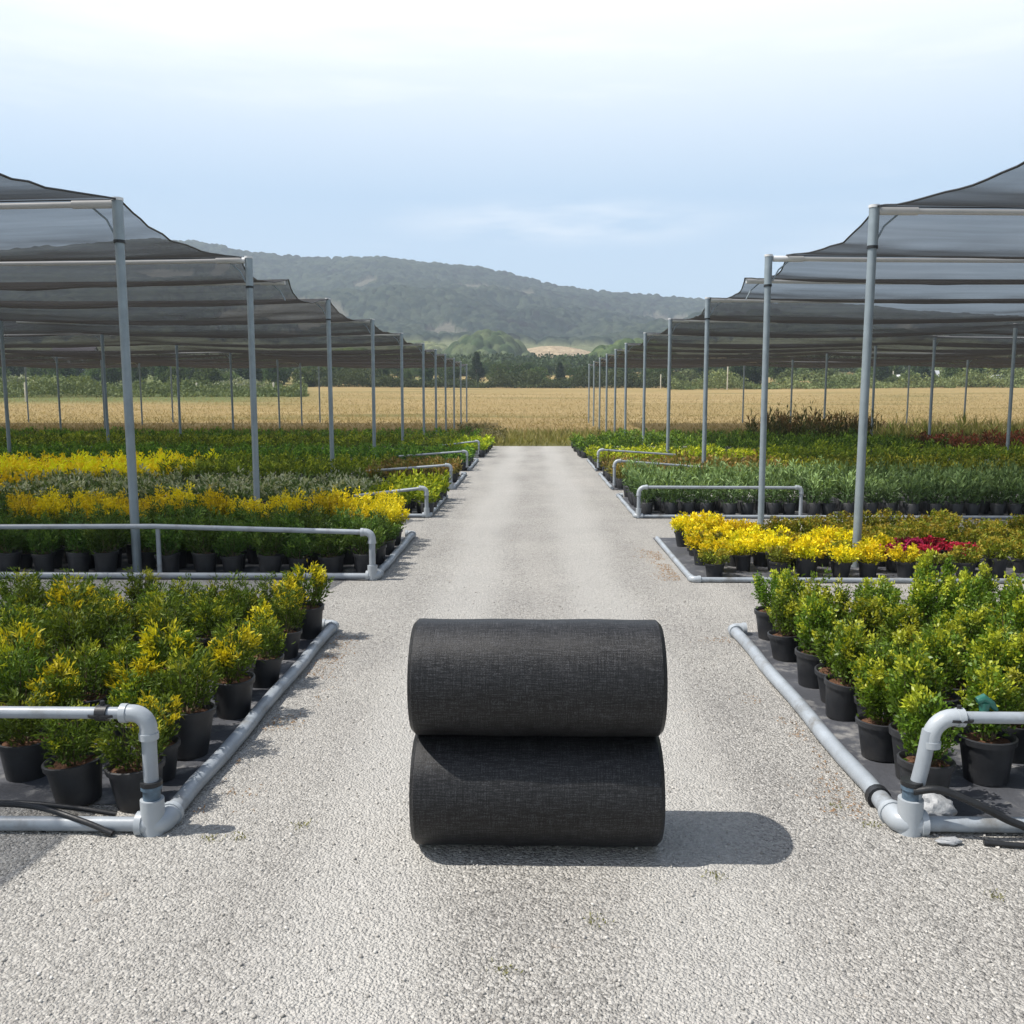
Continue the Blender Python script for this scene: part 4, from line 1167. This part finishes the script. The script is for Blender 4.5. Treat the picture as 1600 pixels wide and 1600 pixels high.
def where_of(px, k, d):
    if px < 480: zone = 'behind far left poles'
    elif px < 740: zone = 'left of the path end'
    elif px < 930: zone = 'beyond the path end'
    elif px < 1180: zone = 'right of the path end'
    else: zone = 'behind far right poles'
    key = (k, zone); seenlab[key] = seenlab.get(key, -1) + 1
    return f'{zone}, {ORD[min(seenlab[key], 23)]} such from left'
allt = []
for (p, k) in spots: allt.append((p + rnd.uniform(-6, 6), k, 150 + rnd.uniform(0, 18), rnd.uniform(.5, .78)))
for p in range(-120, 560, 19): allt.append((p + rnd.uniform(-9, 9), rnd.choice([0, 1, 4, 3, 1, 5]), 158 + rnd.uniform(-14, 24), rnd.uniform(.6, .95)))
for p in range(1050, 1720, 19): allt.append((p + rnd.uniform(-9, 9), rnd.choice([0, 1, 4, 3, 5, 3]), 152 + rnd.uniform(-4, 24), rnd.uniform(.6, .9)))
for p in range(540, 1080, 26): allt.append((p + rnd.uniform(-8, 8), rnd.choice([0, 1, 4]), 186 + rnd.uniform(0, 30), rnd.uniform(.42, .62)))
for p in (1395, 1425, 1462, 1508, 1530, 1580): allt.append((p, 3, 146, rnd.uniform(.42, .55)))

def wood_belt():
    n = 90000
    px_ = rng.uniform(-350, 1950, n); d = 205 + rng.uniform(0, 60, n)
    x = d * np.tan(np.arctan((px_ - VPX) / F)); 
    hh = 1.6 + 3.2 * vnoise(x / 7.0, d / 7.0, 5) * (0.35 + .9 * vnoise(x / 40, d / 40, 6))
    z = H(x, d) + hh * rng.random(n) ** .6
    P_ = np.c_[x, d, z]
    D_ = unit(rng.normal(0, 1, (n, 3)) + np.array([0, -.2, .4])); S_ = unit(np.cross(D_, rng.normal(0, 1, (n, 3))))
    V, Q = leaf_quads(P_, D_, S_, rng.uniform(.5, 1.1, n), rng.uniform(.4, .9, n))
    t_ = (vnoise(x / 7.0, d / 7.0, 15) * .7 + .3 * rng.random(n))[:, None]
    C = np.array([.028, .052, .022]) * (1 - t_) + np.array([.11, .15, .06]) * t_
    o = np_mesh('far_woodland', V, Q, M['tree'], np.repeat(C, 4, 0))
    tag(o, 'distant green woodland behind the trees at the field edge', 'woodland', kind='stuff')
wood_belt()
def hedgerow(name, label, px0, px1, d0, d1, n, h0, lo, hi, seed, q=1.0):
    r = np.random.default_rng(seed)
    px_ = r.uniform(px0, px1, n); d = r.uniform(d0, d1, n); x = d * np.tan(np.arctan((px_ - VPX) / F))
    nn_ = vnoise(x / 2.6, d / 2.6, seed) * vnoise(x / 9, d / 5, seed + 1)
    hh = h0 * np.clip(nn_ * 3.0 - .25, 0.02, 1.5)
    P_ = np.c_[x, d, H(x, d) + hh * r.random(n) ** .7]
    D_ = unit(r.normal(0, 1, (n, 3)) + np.array([0, -.2, .5])); S_ = unit(np.cross(D_, r.normal(0, 1, (n, 3))))
    V, Q = leaf_quads(P_, D_, S_, r.uniform(.2, .5, n) * q, r.uniform(.15, .35, n) * q)
    t_ = (vnoise(x / 3.0, d / 3.0, 15) * .6 + .4 * r.random(n))[:, None]
    C = np.array(lo) * (1 - t_) + np.array(hi) * t_
    tag(np_mesh(name, V, Q, M['tree'], np.repeat(C, 4, 0)), label, 'hedgerow', kind='stuff')
hedgerow('scrub_hedgerow', 'straggling green hedgerow across the meadow at far left', -250, 480, 104, 128, 30000, 1.5, (.05, .085, .025), (.20, .23, .09), 31)
hedgerow('pale_hedgerow', 'pale flowering hedge in front of the trees at far left', -250, 420, 138, 141, 14000, 1.3, (.14, .17, .08), (.42, .43, .30), 32)
hedgerow('field_edge_scrub', 'pale green scrub at the field edge behind the right canopy', 1040, 1900, 140, 150, 26000, 2.0, (.08, .12, .035), (.26, .29, .11), 33)
hedgerow('low_scrub', 'low dark scrub along the foot of the trees beyond the path end', 470, 1075, 148, 158, 30000, 1.9, (.035, .055, .02), (.11, .14, .05), 37)
hedgerow('brown_weeds', 'dark seeding weeds at the far left corner of the path', 716, 792, 30.5, 34.5, 2600, .62, (.10, .09, .04), (.26, .24, .10), 34, .22)
allt.sort()
for (p, k, d, s) in allt: put_tree(k, p, d, s, where_of(p, k, d))

def post(px, d, h, label, r=.09):
    x = pxd(px, d); t = MB()
    t.tube([(0, 0, -.2), (0, 0, h - .1), (0, 0, h)], [r, r, r * .6], 10)
    o = t.build('wooden_post', M['wood']); o.location = (x, d, float(H(x, d))); return tag(o, label, 'post', 'posts along the far field edge')
post(40, 92, 1.9, 'pale post standing in the field at far left')
post(308, 118, 1.3, 'short white post in the green meadow at left', .12)
post(428, 120, 1.3, 'short white post right of the second left pole', .12)
post(1032, 146, 2.2, 'pale post at the field edge right of the path')
post(1136, 140, 4.0, 'tall pale post behind the right canopy')
post(1394, 148, 2.4, 'pale post near the parked cars', .08)

def house():
    d = 196; x = pxd(122, d); t = thing('farm_house', 'pale blue-white house with dark roof behind the far left trees', 'house', (x, d, float(H(x, d))), .15)
    w_ = MB(); w_.add([(-4, -2.5, -.5), (4, -2.5, -.5), (4, 2.5, -.5), (-4, 2.5, -.5), (-4, -2.5, 4.6), (4, -2.5, 4.6), (4, 2.5, 4.6), (-4, 2.5, 4.6), (-4, 0, 6.1), (4, 0, 6.1)],
        [(0, 1, 5, 4), (2, 3, 7, 6), (1, 2, 6, 9, 5), (3, 0, 4, 8, 7), (3, 2, 1, 0)])
    w_.build('wall', M['wallp'], t, smooth=False)
    r_ = MB()
    for s in (-1, 1):
        vs = [(-4.3, s * 2.9, 4.42), (4.3, s * 2.9, 4.42), (4.3, 0, 6.16), (-4.3, 0, 6.16)]
        r_.add(vs + [(a, b, c + .15) for a, b, c in vs], [(0, 1, 2, 3), (4, 5, 6, 7), (0, 1, 5, 4), (1, 2, 6, 5), (3, 0, 4, 7)])
    r_.build('roof', M['roofm'], t, smooth=False)
    for wx in (-2.6, 0, 2.6):
        w = MB().box((wx - .5, -2.54, 2.6), (wx + .5, -2.50, 3.7)).build('window', M['white'], t, smooth=False)
        MB().box((wx - .4, -2.56, 2.7), (wx + .4, -2.541, 3.6)).build('pane', M['glass'], w, smooth=False)
    MB().box((-.5, -2.54, 0), (.5, -2.50, 2.0)).build('door', M['glass'], t, smooth=False)
house()

def car(px, d, rz, label, m, van=False):
    x = pxd(px, d); t = thing('parked_car', label, 'car', (x, d, float(H(x, d))), rz, 'cars parked beyond the field')
    L, W_, = 4.4, 1.75
    top = 2.0 if van else 1.45
    prof = [(-2.2, .35), (-2.2, .75), (-2.05, .92), (-1.2, 1.0), (-.55, top - .05), (.2, top), (1.5 if not van else 2.0, top - .05), (2.05, 1.0), (2.2, .9), (2.2, .35)]
    n = len(prof); vs = []
    for yy, ins in ((-W_ / 2, 0), (W_ / 2, 0)):
        for (a, z) in prof: vs.append((a, yy * (1 - .16 * max(0, (z - .95) / .6)), z))
    fs = [tuple(range(n))[::-1], tuple(range(n, 2 * n))] + [(i, (i + 1) % n, n + (i + 1) % n, n + i) for i in range(n)]
    MB().add(vs, fs).build('body', m, t, smooth=False)
    for s in (-1, 1):
        y0_ = s * (W_ / 2 - .045)
        w = MB(); w.add([(-.95, y0_ + s * .01, 1.02), (1.55, y0_ + s * .01, 1.02), (1.25, y0_ - s * .04, top - .12), (-.48, y0_ - s * .04, top - .12)], [(0, 1, 2, 3)] if s < 0 else [(3, 2, 1, 0)])
        w.build('side_window', M['glass'], t, smooth=False)
        for wx in (-1.4, 1.35):
            wh = MB().tube([(wx, s * (W_ / 2 - .2), .32), (wx, s * (W_ / 2 + .01), .32)], .32, 18).build('wheel', M['tyre'], t)
            MB().tube([(wx, s * (W_ / 2 + .005), .32), (wx, s * (W_ / 2 + .02), .32)], .19, 14).build('hub', M['white'], wh)
car(1408, 160, .2, 'white car parked at the field edge behind the first right pole', M['white'])
car(1445, 166, -.1, 'white van parked left of the tall bush at the field edge', M['white'], True)
car(1490, 162, .1, 'pale car parked between bushes at the right field edge', M['white'])
car(1556, 160, 0, 'pale car parked at the far right field edge', M['white'])

# ------------------------------------------------------------------ haze
hm = bpy.data.materials.new('haze_air'); hm.use_nodes = True
hn, hl = hm.node_tree.nodes, hm.node_tree.links; hn.clear()
ho = hn.new('ShaderNodeOutputMaterial'); hv = hn.new('ShaderNodeVolumePrincipled')
hv.inputs['Color'].default_value = (0.76, 0.87, 1.0, 1); hv.inputs['Density'].default_value = 0.00045; hv.inputs['Anisotropy'].default_value = 0.0
hl.new(hv.outputs[0], ho.inputs['Volume'])
hb = MB().box((-2600, -130, -4), (2600, 1650, 260)).build('haze', hm, smooth=False)
tag(hb, kind='stuff')
hb['label'] = 'thin bluish summer haze over the distant hills'
hb['category'] = 'haze'
